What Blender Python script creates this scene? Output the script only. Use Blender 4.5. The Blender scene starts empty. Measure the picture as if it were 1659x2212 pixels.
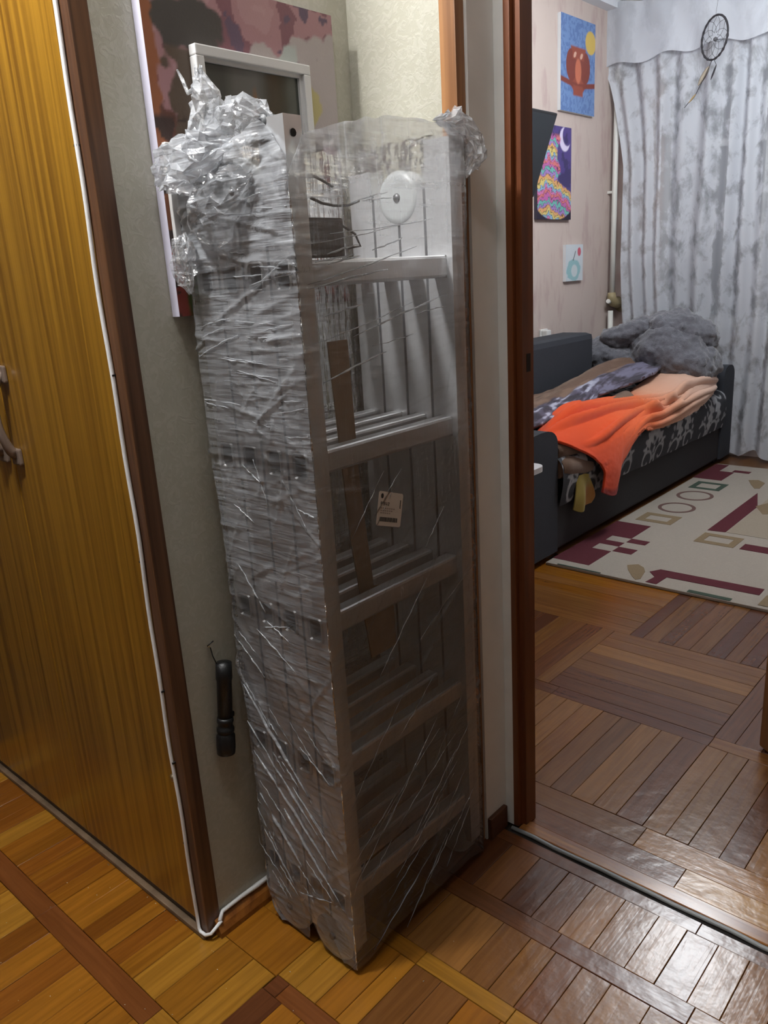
import bpy, bmesh, math, random
import numpy as np
from mathutils import Vector, Matrix, noise

random.seed(7)
rng = np.random.default_rng(7)
C = bpy.context.scene.collection
SC = bpy.context.scene

# ------------------------------------------------------------------ camera
cd = bpy.data.cameras.new('camera')
cam = bpy.data.objects.new('camera', cd)
C.objects.link(cam)
SC.camera = cam
cd.sensor_fit = 'VERTICAL'
cd.sensor_height = 24.0
cd.lens = 1714.28 / 2212.0 * 24.0
cd.clip_start = 0.02
_yaw, _pitch, _roll = 0.741434, 0.290534, -0.061312
_d = Vector((-math.sin(_yaw) * math.cos(_pitch), math.cos(_yaw) * math.cos(_pitch), -math.sin(_pitch)))
_r = _d.cross(Vector((0, 0, 1))).normalized()
_u = _r.cross(_d)
_r2 = _r * math.cos(_roll) + _u * math.sin(_roll)
_u2 = -_r * math.sin(_roll) + _u * math.cos(_roll)
_m = Matrix((( _r2.x, _u2.x, -_d.x), (_r2.y, _u2.y, -_d.y), (_r2.z, _u2.z, -_d.z))).to_4x4()
_m.translation = Vector((0, 0, 1.25))
cam.matrix_world = _m

# ------------------------------------------------------------------ world, exposure, lamp power
w = bpy.data.worlds.new('world')
SC.world = w
w.use_nodes = True
w.node_tree.nodes['Background'].inputs[0].default_value = (0.010, 0.013, 0.022, 1)   # night outside
w.node_tree.nodes['Background'].inputs[1].default_value = 1.0
SC.view_settings.view_transform = 'Standard'
SC.view_settings.look = 'None'
SC.view_settings.exposure = 0.0
SC.view_settings.gamma = 1.0
SC.view_settings.use_curve_mapping = False
SC.cycles.transparent_max_bounces = 32
SC.cycles.max_bounces = 8
HALL_LAMP = dict(loc=(-1.185, 0.27, 2.32), r=0.075, power=94.0, col=(1.0, 1.0, 0.99))
HALL_BULB = dict(loc=(-0.52, 0.42, 2.36), r=0.05, power=9.0, col=(1.0, 1.0, 0.99))
ROOM_LAMP = dict(loc=(-1.22, 3.60, 2.42), r=0.20, power=74.0, col=(0.93, 0.97, 1.0))

# ------------------------------------------------------------------ helpers
MATS = {}

def srgb(r, g, b):
    f = lambda c: (c / 255 / 12.92) if c / 255 <= 0.04045 else ((c / 255 + 0.055) / 1.055) ** 2.4
    return (f(r), f(g), f(b))

class NT:
    def __init__(s, name):
        s.m = bpy.data.materials.new(name)
        s.m.use_nodes = True
        s.t = s.m.node_tree
        s.t.nodes.clear()
        s.out = s.n('ShaderNodeOutputMaterial')
    def n(s, kind, **kw):
        x = s.t.nodes.new(kind)
        for k, v in kw.items():
            if k.startswith('i_'):
                key = k[2:]
                key = int(key) if key.isdigit() else key.replace('_', ' ')
                x.inputs[key].default_value = v
            else:
                setattr(x, k, v)
        return x
    def l(s, a, b):
        s.t.links.new(a, b)
    def surf(s, sock):
        s.l(sock, s.out.inputs['Surface'])
        return s.m

def c4(c):
    return (c[0], c[1], c[2], 1.0)

def mat(name, col, rough=0.6, metal=0.0, bump=0.0, bscale=80, stretch=(1, 1, 1), vary=0.0, coat=0.0,
        coord='Object', objcol=False, attr=None, spec=0.5, sheen=0.0):
    """a plain procedural material: base colour with noise variation and fine relief"""
    if name in MATS:
        return MATS[name]
    k = NT(name)
    b = k.n('ShaderNodeBsdfPrincipled')
    b.inputs['Roughness'].default_value = rough
    b.inputs['Metallic'].default_value = metal
    b.inputs['Specular IOR Level'].default_value = spec
    if coat:
        b.inputs['Coat Weight'].default_value = coat
        b.inputs['Coat Roughness'].default_value = 0.12
    if sheen:
        b.inputs['Sheen Weight'].default_value = sheen
        b.inputs['Sheen Roughness'].default_value = 0.5
    tc = k.n('ShaderNodeTexCoord')
    mp = k.n('ShaderNodeMapping')
    mp.inputs['Scale'].default_value = stretch
    k.l(tc.outputs[coord], mp.inputs[0])
    src = None
    if objcol:
        oi = k.n('ShaderNodeObjectInfo'); src = oi.outputs['Color']
    if attr:
        at = k.n('ShaderNodeAttribute', attribute_name=attr); src = at.outputs['Color']
    if src is None:
        rg = k.n('ShaderNodeRGB'); rg.outputs[0].default_value = c4(col); src = rg.outputs[0]
    if vary:
        nz = k.n('ShaderNodeTexNoise'); nz.inputs['Scale'].default_value = bscale * 0.35
        nz.inputs['Detail'].default_value = 5
        k.l(mp.outputs[0], nz.inputs['Vector'])
        mr = k.n('ShaderNodeMapRange'); mr.inputs[1].default_value = 0.25; mr.inputs[2].default_value = 0.75
        mr.inputs[3].default_value = 1 - vary; mr.inputs[4].default_value = 1 + vary
        k.l(nz.outputs[0], mr.inputs[0])
        mx = k.n('ShaderNodeVectorMath', operation='SCALE')
        k.l(src, mx.inputs[0]); k.l(mr.outputs[0], mx.inputs['Scale'])
        src = mx.outputs[0]
    k.l(src, b.inputs['Base Color'])
    if bump:
        n2 = k.n('ShaderNodeTexNoise'); n2.inputs['Scale'].default_value = bscale
        n2.inputs['Detail'].default_value = 4
        k.l(mp.outputs[0], n2.inputs['Vector'])
        bp = k.n('ShaderNodeBump'); bp.inputs['Strength'].default_value = bump; bp.inputs['Distance'].default_value = 0.004
        k.l(n2.outputs[0], bp.inputs['Height']); k.l(bp.outputs[0], b.inputs['Normal'])
    MATS[name] = k.surf(b.outputs[0])
    return MATS[name]

def wood(name, dark, light, rough=0.35, stretch=(50, 50, 1.5), coat=0.0, objcol=False, bump=0.08, sharp=(0.35, 0.65), spec=0.5):
    if name in MATS:
        return MATS[name]
    k = NT(name)
    b = k.n('ShaderNodeBsdfPrincipled')
    b.inputs['Roughness'].default_value = rough
    b.inputs['Specular IOR Level'].default_value = spec
    b.inputs['Coat Weight'].default_value = coat
    b.inputs['Coat Roughness'].default_value = 0.18
    tc = k.n('ShaderNodeTexCoord'); mp = k.n('ShaderNodeMapping'); mp.inputs['Scale'].default_value = stretch
    oi = k.n('ShaderNodeObjectInfo')
    ad = k.n('ShaderNodeVectorMath', operation='ADD')
    sc = k.n('ShaderNodeVectorMath', operation='SCALE'); sc.inputs[0].default_value = (7, 13, 5)
    k.l(oi.outputs['Random'], sc.inputs['Scale'])
    k.l(tc.outputs['Object'], ad.inputs[0]); k.l(sc.outputs[0], ad.inputs[1])
    k.l(ad.outputs[0], mp.inputs[0])
    n1 = k.n('ShaderNodeTexNoise'); n1.inputs['Scale'].default_value = 1.0; n1.inputs['Detail'].default_value = 6; n1.inputs['Distortion'].default_value = 0.6
    k.l(mp.outputs[0], n1.inputs['Vector'])
    mr = k.n('ShaderNodeMapRange'); mr.inputs[1].default_value = sharp[0]; mr.inputs[2].default_value = sharp[1]
    k.l(n1.outputs[0], mr.inputs[0])
    mx = k.n('ShaderNodeMix', data_type='RGBA')
    k.l(mr.outputs[0], mx.inputs[0])
    mx.inputs[6].default_value = c4(dark); mx.inputs[7].default_value = c4(light)
    src = mx.outputs[2]
    if objcol:
        mu = k.n('ShaderNodeMix', data_type='RGBA', blend_type='MULTIPLY'); mu.inputs[0].default_value = 1
        k.l(src, mu.inputs[6]); k.l(oi.outputs['Color'], mu.inputs[7]); src = mu.outputs[2]
    k.l(src, b.inputs['Base Color'])
    if bump:
        bp = k.n('ShaderNodeBump'); bp.inputs['Strength'].default_value = bump; bp.inputs['Distance'].default_value = 0.003
        k.l(n1.outputs[0], bp.inputs['Height'])
        if objcol:   # varnished parquet: a soft waviness of the lacquer
            n3 = k.n('ShaderNodeTexNoise'); n3.inputs['Scale'].default_value = 24; n3.inputs['Detail'].default_value = 3
            g = k.n('ShaderNodeNewGeometry'); k.l(g.outputs['Position'], n3.inputs['Vector'])
            b2 = k.n('ShaderNodeBump'); b2.inputs['Strength'].default_value = 0.20; b2.inputs['Distance'].default_value = 0.006
            k.l(n3.outputs[0], b2.inputs['Height']); k.l(bp.outputs[0], b2.inputs['Normal'])
            k.l(b2.outputs[0], b.inputs['Normal'])
        else:
            k.l(bp.outputs[0], b.inputs['Normal'])
    MATS[name] = k.surf(b.outputs[0])
    return MATS[name]

def emit(name, col, s):
    k = NT(name)
    e = k.n('ShaderNodeEmission'); e.inputs[0].default_value = c4(col); e.inputs[1].default_value = s
    return k.surf(e.outputs[0])

class MB:
    """collects shapes, then links them as ONE mesh object"""
    def __init__(s):
        s.v = []; s.f = []; s.mi = []; s.sm = []
    def add(s, v, f, mi=0, smooth=False):
        o = len(s.v)
        s.v += [tuple(p) for p in v]
        s.f += [tuple(i + o for i in q) for q in f]
        s.mi += [mi] * len(f); s.sm += [smooth] * len(f)
        return s
    def box(s, x0, x1, y0, y1, z0, z1, mi=0, bev=0.0):
        if bev <= 0:
            v = [(x, y, z) for z in (z0, z1) for y in (y0, y1) for x in (x0, x1)]
            f = [(0, 2, 3, 1), (4, 5, 7, 6), (0, 1, 5, 4), (2, 6, 7, 3), (0, 4, 6, 2), (1, 3, 7, 5)]
            return s.add(v, f, mi)
        bm = bmesh.new()
        bmesh.ops.create_cube(bm, size=1)
        for q in bm.verts:
            q.co = Vector(((x0 + x1) / 2 + q.co.x * (x1 - x0), (y0 + y1) / 2 + q.co.y * (y1 - y0), (z0 + z1) / 2 + q.co.z * (z1 - z0)))
        bmesh.ops.bevel(bm, geom=bm.edges[:], offset=bev, segments=2, profile=0.6, affect='EDGES')
        bm.verts.index_update()
        s.add([q.co[:] for q in bm.verts], [[q.index for q in f.verts] for f in bm.faces], mi, False)
        bm.free()
        return s
    def tube(s, pts, rad, n=10, mi=0, caps=True, smooth=True):
        pts = [Vector(p) for p in pts]
        if not hasattr(rad, '__len__'):
            rad = [rad] * len(pts)
        t0 = (pts[1] - pts[0]).normalized()
        up = Vector((0, 0, 1)) if abs(t0.z) < 0.9 else Vector((1, 0, 0))
        a = t0.cross(up).normalized()
        V = []
        for i, p in enumerate(pts):
            t = (pts[min(i + 1, len(pts) - 1)] - pts[max(i - 1, 0)]).normalized()
            a = (a - t * a.dot(t)).normalized()
            b = t.cross(a)
            for j in range(n):
                an = 2 * math.pi * j / n
                V.append(p + (a * math.cos(an) + b * math.sin(an)) * rad[i])
        F = []
        for i in range(len(pts) - 1):
            for j in range(n):
                F.append((i * n + j, i * n + (j + 1) % n, (i + 1) * n + (j + 1) % n, (i + 1) * n + j))
        s.add(V, F, mi, smooth)
        if caps:
            o = len(s.v) - len(V)
            s.f.append(tuple(o + j for j in reversed(range(n)))); s.mi.append(mi); s.sm.append(False)
            o2 = o + (len(pts) - 1) * n
            s.f.append(tuple(o2 + j for j in range(n))); s.mi.append(mi); s.sm.append(False)
        return s
    def lathe(s, prof, n=24, mi=0, M=None, smooth=True):
        """prof: list of (radius, height) about +Z, placed by M"""
        V = []
        for r, h in prof:
            for j in range(n):
                an = 2 * math.pi * j / n
                p = Vector((r * math.cos(an), r * math.sin(an), h))
                V.append(M @ p if M else p)
        F = []
        for i in range(len(prof) - 1):
            for j in range(n):
                F.append((i * n + j, i * n + (j + 1) % n, (i + 1) * n + (j + 1) % n, (i + 1) * n + j))
        return s.add(V, F, mi, smooth)
    def prism(s, poly, M, h, mi=0):
        n = len(poly)
        V = [M @ Vector((x, y, 0)) for x, y in poly] + [M @ Vector((x, y, h)) for x, y in poly]
        F = [tuple(reversed(range(n))), tuple(range(n, 2 * n))] + [(i, (i + 1) % n, n + (i + 1) % n, n + i) for i in range(n)]
        return s.add(V, F, mi)
    def build(s, name, mats, parent=None, **props):
        me = bpy.data.meshes.new(name)
        me.from_pydata(s.v, [], s.f)
        if not isinstance(mats, (list, tuple)):
            mats = [mats]
        for m in mats:
            me.materials.append(m)
        if len(mats) > 1:
            me.polygons.foreach_set('material_index', s.mi)
        me.polygons.foreach_set('use_smooth', s.sm)
        me.update()
        return link(name, me, parent, **props)

def link(name, me, parent=None, **props):
    o = bpy.data.objects.new(name, me)
    C.objects.link(o)
    if parent is not None:
        o.parent = parent
        o.matrix_parent_inverse = Matrix.Translation(-world_loc(parent))
    for k, v in props.items():
        o[k] = v
    return o

def world_loc(o):
    v = Vector(o.location)
    return v

def tag(o, label, cat, group=None):
    o['label'] = label; o['category'] = cat
    if group:
        o['group'] = group
    return o

def thing(name, label, cat, loc, group=None):
    o = bpy.data.objects.new(name, None)
    o.empty_display_size = 0.05
    C.objects.link(o)
    o.location = loc
    return tag(o, label, cat, group)

def grid_mesh(name, P, mats, parent=None, cols=None, smooth=True, closed_u=False, attrs=None, **props):
    """P: array (nu, nv, 3). cols: (nu, nv, 3) colours -> attribute Col"""
    nu, nv = P.shape[:2]
    me = bpy.data.meshes.new(name)
    iu = np.arange(nu if closed_u else nu - 1)
    iv = np.arange(nv - 1)
    A, B = np.meshgrid(iu, iv, indexing='ij')
    A2 = (A + 1) % nu
    q = np.stack([A * nv + B, A2 * nv + B, A2 * nv + B + 1, A * nv + B + 1], -1).reshape(-1)
    nf = len(q) // 4
    me.vertices.add(nu * nv)
    me.vertices.foreach_set('co', P.reshape(-1).astype(np.float32))
    me.loops.add(len(q)); me.loops.foreach_set('vertex_index', q.astype(np.int32))
    me.polygons.add(nf); me.polygons.foreach_set('loop_start', np.arange(0, nf * 4, 4, dtype=np.int32))
    me.polygons.foreach_set('use_smooth', np.full(nf, smooth))
    me.update(calc_edges=True)
    if cols is not None:
        a = me.color_attributes.new('Col', 'FLOAT_COLOR', 'POINT')
        cc = np.ones((nu * nv, 4), np.float32); cc[:, :3] = cols.reshape(-1, 3)
        a.data.foreach_set('color', cc.reshape(-1))
    for k, v in (attrs or {}).items():
        a = me.attributes.new(k, 'FLOAT', 'POINT'); a.data.foreach_set('value', v.reshape(-1).astype(np.float32))
    for m in (mats if isinstance(mats, (list, tuple)) else [mats]):
        me.materials.append(m)
    me.validate()
    return link(name, me, parent, **props)

def lattice(seed, n=64):
    return np.random.default_rng(seed).random((n, n))

def vnoise(x, y, seed=0):
    """smooth value noise on numpy arrays, 0..1"""
    L = lattice(seed)
    xi = np.floor(x).astype(int); yi = np.floor(y).astype(int)
    fx = x - xi; fy = y - yi
    fx = fx * fx * (3 - 2 * fx); fy = fy * fy * (3 - 2 * fy)
    g = lambda a, b: L[a % 64, b % 64]
    return (g(xi, yi) * (1 - fx) + g(xi + 1, yi) * fx) * (1 - fy) + (g(xi, yi + 1) * (1 - fx) + g(xi + 1, yi + 1) * fx) * fy

def fbm(x, y, seed=0, o=4):
    s = 0; a = 0.5; t = 0
    for i in range(o):
        s = s + a * vnoise(x * 2 ** i, y * 2 ** i, seed + i); t += a; a *= 0.5
    return s / t

def interp_rows(R, nu, nv):
    """R: rows of control points (ns, nr, 3) -> Catmull-Rom surface (nu, nv, 3)"""
    R = np.array(R, float)
    def cr(A, n):
        m = len(A)
        t = np.linspace(0, m - 1, n); i = np.clip(t.astype(int), 0, m - 2); f = t - i
        g = lambda k: A[np.clip(k, 0, m - 1)]
        sh = (n,) + (1,) * (A.ndim - 1); f = f.reshape(sh)
        p0, p1, p2, p3 = g(i - 1), g(i), g(i + 1), g(i + 2)
        return 0.5 * (2 * p1 + (p2 - p0) * f + (2 * p0 - 5 * p1 + 4 * p2 - p3) * f ** 2 + (3 * p1 - p0 - 3 * p2 + p3) * f ** 3)
    S = cr(R, nu)
    return cr(S.transpose(1, 0, 2), nv).transpose(1, 0, 2)

# ------------------------------------------------------------------ materials
def wallpaper(name, col, col2, relief, speck):
    k = NT(name)
    b = k.n('ShaderNodeBsdfPrincipled'); b.inputs['Roughness'].default_value = 0.5
    g = k.n('ShaderNodeNewGeometry')
    n1 = k.n('ShaderNodeTexNoise'); n1.inputs['Scale'].default_value = 9; n1.inputs['Detail'].default_value = 3
    n2 = k.n('ShaderNodeTexNoise'); n2.inputs['Scale'].default_value = 55; n2.inputs['Detail'].default_value = 5; n2.inputs['Distortion'].default_value = 1.6
    k.l(g.outputs['Position'], n1.inputs['Vector']); k.l(g.outputs['Position'], n2.inputs['Vector'])
    mr = k.n('ShaderNodeMapRange'); mr.inputs[1].default_value = 0.46; mr.inputs[2].default_value = 0.6
    k.l(n2.outputs[0], mr.inputs[0])
    mx = k.n('ShaderNodeMix', data_type='RGBA'); mx.inputs[6].default_value = c4(col); mx.inputs[7].default_value = c4(col2)
    k.l(mr.outputs[0], mx.inputs[0])
    k.l(mx.outputs[2], b.inputs['Base Color'])
    bp = k.n('ShaderNodeBump'); bp.inputs['Strength'].default_value = relief; bp.inputs['Distance'].default_value = 0.004
    k.l(mr.outputs[0], bp.inputs['Height'])
    n3 = k.n('ShaderNodeTexNoise'); n3.inputs['Scale'].default_value = 170; n3.inputs['Detail'].default_value = 2
    k.l(g.outputs['Position'], n3.inputs['Vector'])
    b2 = k.n('ShaderNodeBump'); b2.inputs['Strength'].default_value = relief * speck; b2.inputs['Distance'].default_value = 0.002
    k.l(n3.outputs[0], b2.inputs['Height']); k.l(bp.outputs[0], b2.inputs['Normal']); k.l(b2.outputs[0], b.inputs['Normal'])
    m3 = k.n('ShaderNodeMapRange'); m3.inputs[1].default_value = 0.4; m3.inputs[2].default_value = 0.66; m3.inputs[3].default_value = 0.3; m3.inputs[4].default_value = 0.6
    k.l(n1.outputs[0], m3.inputs[0]); k.l(m3.outputs[0], b.inputs['Roughness'])
    return k.surf(b.outputs[0])

M_hallpaper = wallpaper('hall_wallpaper', (0.425, 0.408, 0.332), (0.46, 0.443, 0.37), 0.16, 0.6)

def pink_paper():
    k = NT('pink_wallpaper')
    b = k.n('ShaderNodeBsdfPrincipled'); b.inputs['Roughness'].default_value = 0.7
    g = k.n('ShaderNodeNewGeometry'); mp = k.n('ShaderNodeMapping'); mp.inputs['Scale'].default_value = (14, 14, 4)
    mp.inputs['Rotation'].default_value = (0.25, 0, 0)
    k.l(g.outputs['Position'], mp.inputs[0])
    n1 = k.n('ShaderNodeTexNoise'); n1.inputs['Scale'].default_value = 1.2; n1.inputs['Detail'].default_value = 4
    k.l(mp.outputs[0], n1.inputs['Vector'])
    mr = k.n('ShaderNodeMapRange'); mr.inputs[1].default_value = 0.52; mr.inputs[2].default_value = 0.68
    k.l(n1.outputs[0], mr.inputs[0])
    mx = k.n('ShaderNodeMix', data_type='RGBA'); mx.inputs[6].default_value = (0.57, 0.475, 0.43, 1); mx.inputs[7].default_value = (0.49, 0.375, 0.35, 1)
    k.l(mr.outputs[0], mx.inputs[0]); k.l(mx.outputs[2], b.inputs['Base Color'])
    bp = k.n('ShaderNodeBump'); bp.inputs['Strength'].default_value = 0.1; k.l(n1.outputs[0], bp.inputs['Height']); k.l(bp.outputs[0], b.inputs['Normal'])
    return k.surf(b.outputs[0])
M_pink = pink_paper()
M_ceil = mat('ceiling_paint', (0.78, 0.79, 0.80), 0.8, bump=0.05, bscale=60)
M_whitepaint = mat('white_gloss_paint', (0.72, 0.70, 0.67), 0.42, bump=0.06, bscale=30, vary=0.06)
M_jambwood = wood('door_frame_wood', (0.10, 0.028, 0.010), (0.17, 0.052, 0.016), 0.35, (40, 40, 2))
M_casing = wood('oak_casing_wood', (0.20, 0.085, 0.030), (0.36, 0.17, 0.065), 0.4, (60, 60, 1.5))
M_closetcasing = wood('closet_casing_wood', (0.060, 0.024, 0.010), (0.135, 0.060, 0.026), 0.42, (70, 70, 2))
M_veneer = wood('closet_veneer', (0.15, 0.066, 0.006), (0.31, 0.155, 0.014), 0.30, (75, 75, 1.0), coat=0.5, bump=0.05)
M_skirt = wood('skirting_wood', (0.16, 0.05, 0.010), (0.30, 0.11, 0.020), 0.3, (4, 40, 40), coat=0.3)
M_darkgap = mat('dark_gap', (0.012, 0.009, 0.007), 0.9, bump=0.05)
M_parquet = wood('parquet_oak', (0.86, 0.80, 0.7), (1.16, 1.14, 1.05), 0.23, (90, 5, 90), coat=0.1, objcol=True, bump=0.10, spec=0.5)
M_parquet_x = wood('parquet_oak_cross', (0.86, 0.80, 0.7), (1.16, 1.14, 1.05), 0.23, (5, 90, 90), coat=0.1, objcol=True, bump=0.10, spec=0.5)
M_grout = mat('floor_bed', (0.028, 0.014, 0.006), 0.7, bump=0.1)
M_plainfloor = wood('parquet_plain', (0.10, 0.04, 0.012), (0.17, 0.075, 0.025), 0.3, (18, 3, 18), coat=0.2)

def setting(name, mb, m):
    return mb.build(name, m, None, kind='structure')

# ------------------------------------------------------------------ room shell
XA = -1.1625          # wall with the paintings
YB = 1.250            # short lit wall beside the doorway
XR = -0.887           # white return beside the doorway
YD = 1.330            # plane of the door frame
XP = -2.53            # pink wall of the far room
YW = 5.22             # window wall
ZC = 2.73
fl = MB().box(-3.2, 2.2, -1.6, 5.4, -0.06, -0.012).build('floor', M_grout, None, kind='structure')
# parquet where the photograph does not tell the strips apart, one mesh
pf = MB()
pf.box(-3.2, 2.2, -1.6, 0.16, -0.012, -0.0005)
pf.box(-3.2, 2.2, 3.0, 5.4, -0.012, -0.0005)
pf.box(0.20, 2.2, 0.16, 3.0, -0.012, -0.0005)
pf.box(-3.2, -1.72, 1.36, 3.0, -0.012, -0.0005)
pf.build('parquet_field', M_plainfloor, fl, kind='stuff')

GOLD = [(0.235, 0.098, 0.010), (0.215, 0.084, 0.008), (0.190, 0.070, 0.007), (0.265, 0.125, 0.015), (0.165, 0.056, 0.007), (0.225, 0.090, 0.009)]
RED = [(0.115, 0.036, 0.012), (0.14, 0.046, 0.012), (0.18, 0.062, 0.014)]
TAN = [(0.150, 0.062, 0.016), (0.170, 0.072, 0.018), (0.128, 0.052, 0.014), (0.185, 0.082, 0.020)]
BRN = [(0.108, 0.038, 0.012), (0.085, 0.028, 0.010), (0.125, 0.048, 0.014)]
nstrip = 0

def strip(x0, x1, y0, y1, col, along_x=False):
    global nstrip
    g = 0.0004
    h = random.uniform(-0.0006, 0.0006)
    c = 0.0009
    X0, X1, Y0, Y1 = x0 + g, x1 - g, y0 + g, y1 - g
    cx, cy = (x0 + x1) / 2, (y0 + y1) / 2
    tl = [random.uniform(-0.0004, 0.0004) for _ in range(4)]
    v = [(X0, Y0, -0.012), (X1, Y0, -0.012), (X1, Y1, -0.012), (X0, Y1, -0.012),
         (X0, Y0, h - c), (X1, Y0, h - c), (X1, Y1, h - c), (X0, Y1, h - c),
         (X0 + c, Y0 + c, h + tl[0]), (X1 - c, Y0 + c, h + tl[1]), (X1 - c, Y1 - c, h + tl[2]), (X0 + c, Y1 - c, h + tl[3])]
    v = [(a - cx, b - cy, z) for a, b, z in v]
    f = [(0, 1, 5, 4), (1, 2, 6, 5), (2, 3, 7, 6), (3, 0, 4, 7), (4, 5, 9, 8), (5, 6, 10, 9), (6, 7, 11, 10), (7, 4, 8, 11), (8, 9, 10, 11)]
    o = MB().add(v, f).build('parquet_strip', M_parquet_x if along_x else M_parquet, fl)
    o.location = (cx, cy, 0)
    k = random.uniform(0.86, 1.14)
    o.color = (col[0] * k, col[1] * k, col[2] * k, 1)
    nstrip += 1

def fill_y(xa, xb, y0, y1, wid, pal):
    """strips running along Y, side by side in X"""
    x = xa
    while x < xb - 0.012:
        ww = wid * random.uniform(0.85, 1.15)
        e = x + ww if x + ww < xb - 0.02 else xb
        strip(x, e, y0, y1, random.choice(pal))
        x = e

def fill_x(xa, xb, y0, y1, wid, pal):
    y = y0
    while y < y1 - 0.012:
        ww = wid * random.uniform(0.9, 1.1)
        e = y + ww if y + ww < y1 - 0.02 else y1
        strip(xa, xb, y, e, random.choice(pal), True)
        y = e

# hall: rows of short strips between single cross bands
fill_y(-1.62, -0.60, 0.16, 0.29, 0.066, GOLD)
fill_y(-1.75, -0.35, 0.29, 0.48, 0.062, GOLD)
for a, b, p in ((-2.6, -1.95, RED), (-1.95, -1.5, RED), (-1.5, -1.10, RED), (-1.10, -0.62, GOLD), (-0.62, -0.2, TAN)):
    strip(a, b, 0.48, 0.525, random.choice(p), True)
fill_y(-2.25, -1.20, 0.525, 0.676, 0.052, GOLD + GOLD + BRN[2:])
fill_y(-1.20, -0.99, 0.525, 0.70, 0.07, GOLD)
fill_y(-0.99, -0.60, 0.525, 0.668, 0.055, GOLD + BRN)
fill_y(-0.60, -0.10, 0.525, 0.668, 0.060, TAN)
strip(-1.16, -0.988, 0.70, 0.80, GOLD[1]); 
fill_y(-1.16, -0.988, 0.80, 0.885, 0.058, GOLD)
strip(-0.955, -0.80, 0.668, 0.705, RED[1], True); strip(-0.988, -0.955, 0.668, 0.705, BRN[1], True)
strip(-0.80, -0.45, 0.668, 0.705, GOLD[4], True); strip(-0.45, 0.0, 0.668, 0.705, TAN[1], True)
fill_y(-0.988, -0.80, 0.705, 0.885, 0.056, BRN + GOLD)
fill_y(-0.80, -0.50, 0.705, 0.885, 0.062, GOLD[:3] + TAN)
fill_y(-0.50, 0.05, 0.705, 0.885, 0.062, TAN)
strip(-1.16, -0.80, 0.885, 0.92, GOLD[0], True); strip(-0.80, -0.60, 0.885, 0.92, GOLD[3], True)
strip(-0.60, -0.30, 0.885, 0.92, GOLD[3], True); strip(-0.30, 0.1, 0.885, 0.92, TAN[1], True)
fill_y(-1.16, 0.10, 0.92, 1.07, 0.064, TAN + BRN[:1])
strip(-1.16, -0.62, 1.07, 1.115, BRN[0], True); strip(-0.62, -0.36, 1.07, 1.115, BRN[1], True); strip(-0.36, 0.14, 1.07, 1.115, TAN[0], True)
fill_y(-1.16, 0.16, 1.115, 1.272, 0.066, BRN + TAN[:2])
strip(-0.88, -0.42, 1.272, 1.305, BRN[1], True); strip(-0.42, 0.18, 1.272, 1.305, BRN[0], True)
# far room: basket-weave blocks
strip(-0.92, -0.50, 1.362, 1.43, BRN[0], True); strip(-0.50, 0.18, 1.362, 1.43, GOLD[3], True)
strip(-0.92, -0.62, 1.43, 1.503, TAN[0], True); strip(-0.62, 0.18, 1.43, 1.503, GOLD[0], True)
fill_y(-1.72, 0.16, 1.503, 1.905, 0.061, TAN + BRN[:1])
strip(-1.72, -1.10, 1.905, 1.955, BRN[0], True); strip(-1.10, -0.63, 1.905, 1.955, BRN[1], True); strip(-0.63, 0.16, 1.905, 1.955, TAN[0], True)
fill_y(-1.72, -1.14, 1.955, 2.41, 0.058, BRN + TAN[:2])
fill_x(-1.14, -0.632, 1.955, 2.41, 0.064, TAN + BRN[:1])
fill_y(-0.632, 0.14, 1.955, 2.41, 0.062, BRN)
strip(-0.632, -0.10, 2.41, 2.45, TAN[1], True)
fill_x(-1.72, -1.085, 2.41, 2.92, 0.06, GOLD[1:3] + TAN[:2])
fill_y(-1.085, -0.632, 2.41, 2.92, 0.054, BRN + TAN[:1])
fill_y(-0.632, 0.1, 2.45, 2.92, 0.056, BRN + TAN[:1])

# hall and room walls
setting('wall_left', MB().box(XA - 0.10, XA, 0.70, YB, 0, ZC), M_hallpaper)
setting('wall_back', MB().box(XA - 0.10, XR - 0.031, YB, YD + 0.03, 0, ZC), M_hallpaper)
setting('wall_front', MB().box(-3.2, 1.9, -1.5, -1.4, 0, ZC), mat('hall_bounce_brown', (0.075, 0.045, 0.025), 0.6, bump=0.1))  # unseen walls, dark brown chosen to cut the bounced light
setting('wall_right', MB().box(1.8, 1.9, -1.4, YD, 1.15, ZC), M_hallpaper)
setting('trim_6', MB().box(1.78, 1.9, -1.4, YD, 0, 1.15), mat('hall_bounce_brown', (0.075, 0.045, 0.025), 0.6, bump=0.1))  # unseen lower wall facing, added so only the upper wall bounces light
setting('wall_end', MB().box(-3.2, -3.1, -1.4, 0.68, 0, ZC), mat('hall_bounce_brown', (0.075, 0.045, 0.025), 0.6, bump=0.1))
setting('wall_doorside', MB().box(-2.63, XA - 0.1, YB, YD + 0.03, 0, ZC), M_ceil)
setting('wall_lintel', MB().box(-0.90, 1.9, YD, YD + 0.10, 2.12, ZC).box(0.26, 1.9, YD, YD + 0.10, 0, 2.12), M_hallpaper)
setting('wall_room_left', MB().box(XP - 0.1, XP, YD, YW + 0.1, 0, ZC), M_pink)
setting('wall_room_near', MB().box(XP, -0.868, YD + 0.031, YD + 0.06, 0, ZC), M_pink)
setting('wall_room_right', MB().box(1.5, 1.6, YD + 0.1, YW + 0.1, 0, ZC), M_pink)
setting('wall_room_window', MB().box(XP, -2.22, YW, YW + 0.1, 0, ZC).box(-2.22, 1.5, YW, YW + 0.1, 0, 0.82).box(-2.22, 1.5, YW, YW + 0.1, 2.35, ZC).box(0.3, 1.5, YW, YW + 0.1, 0.82, 2.35), M_pink)
setting('ceiling', MB().box(-3.3, 2.0, -1.6, 5.4, ZC, ZC + 0.06), M_ceil)
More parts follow.
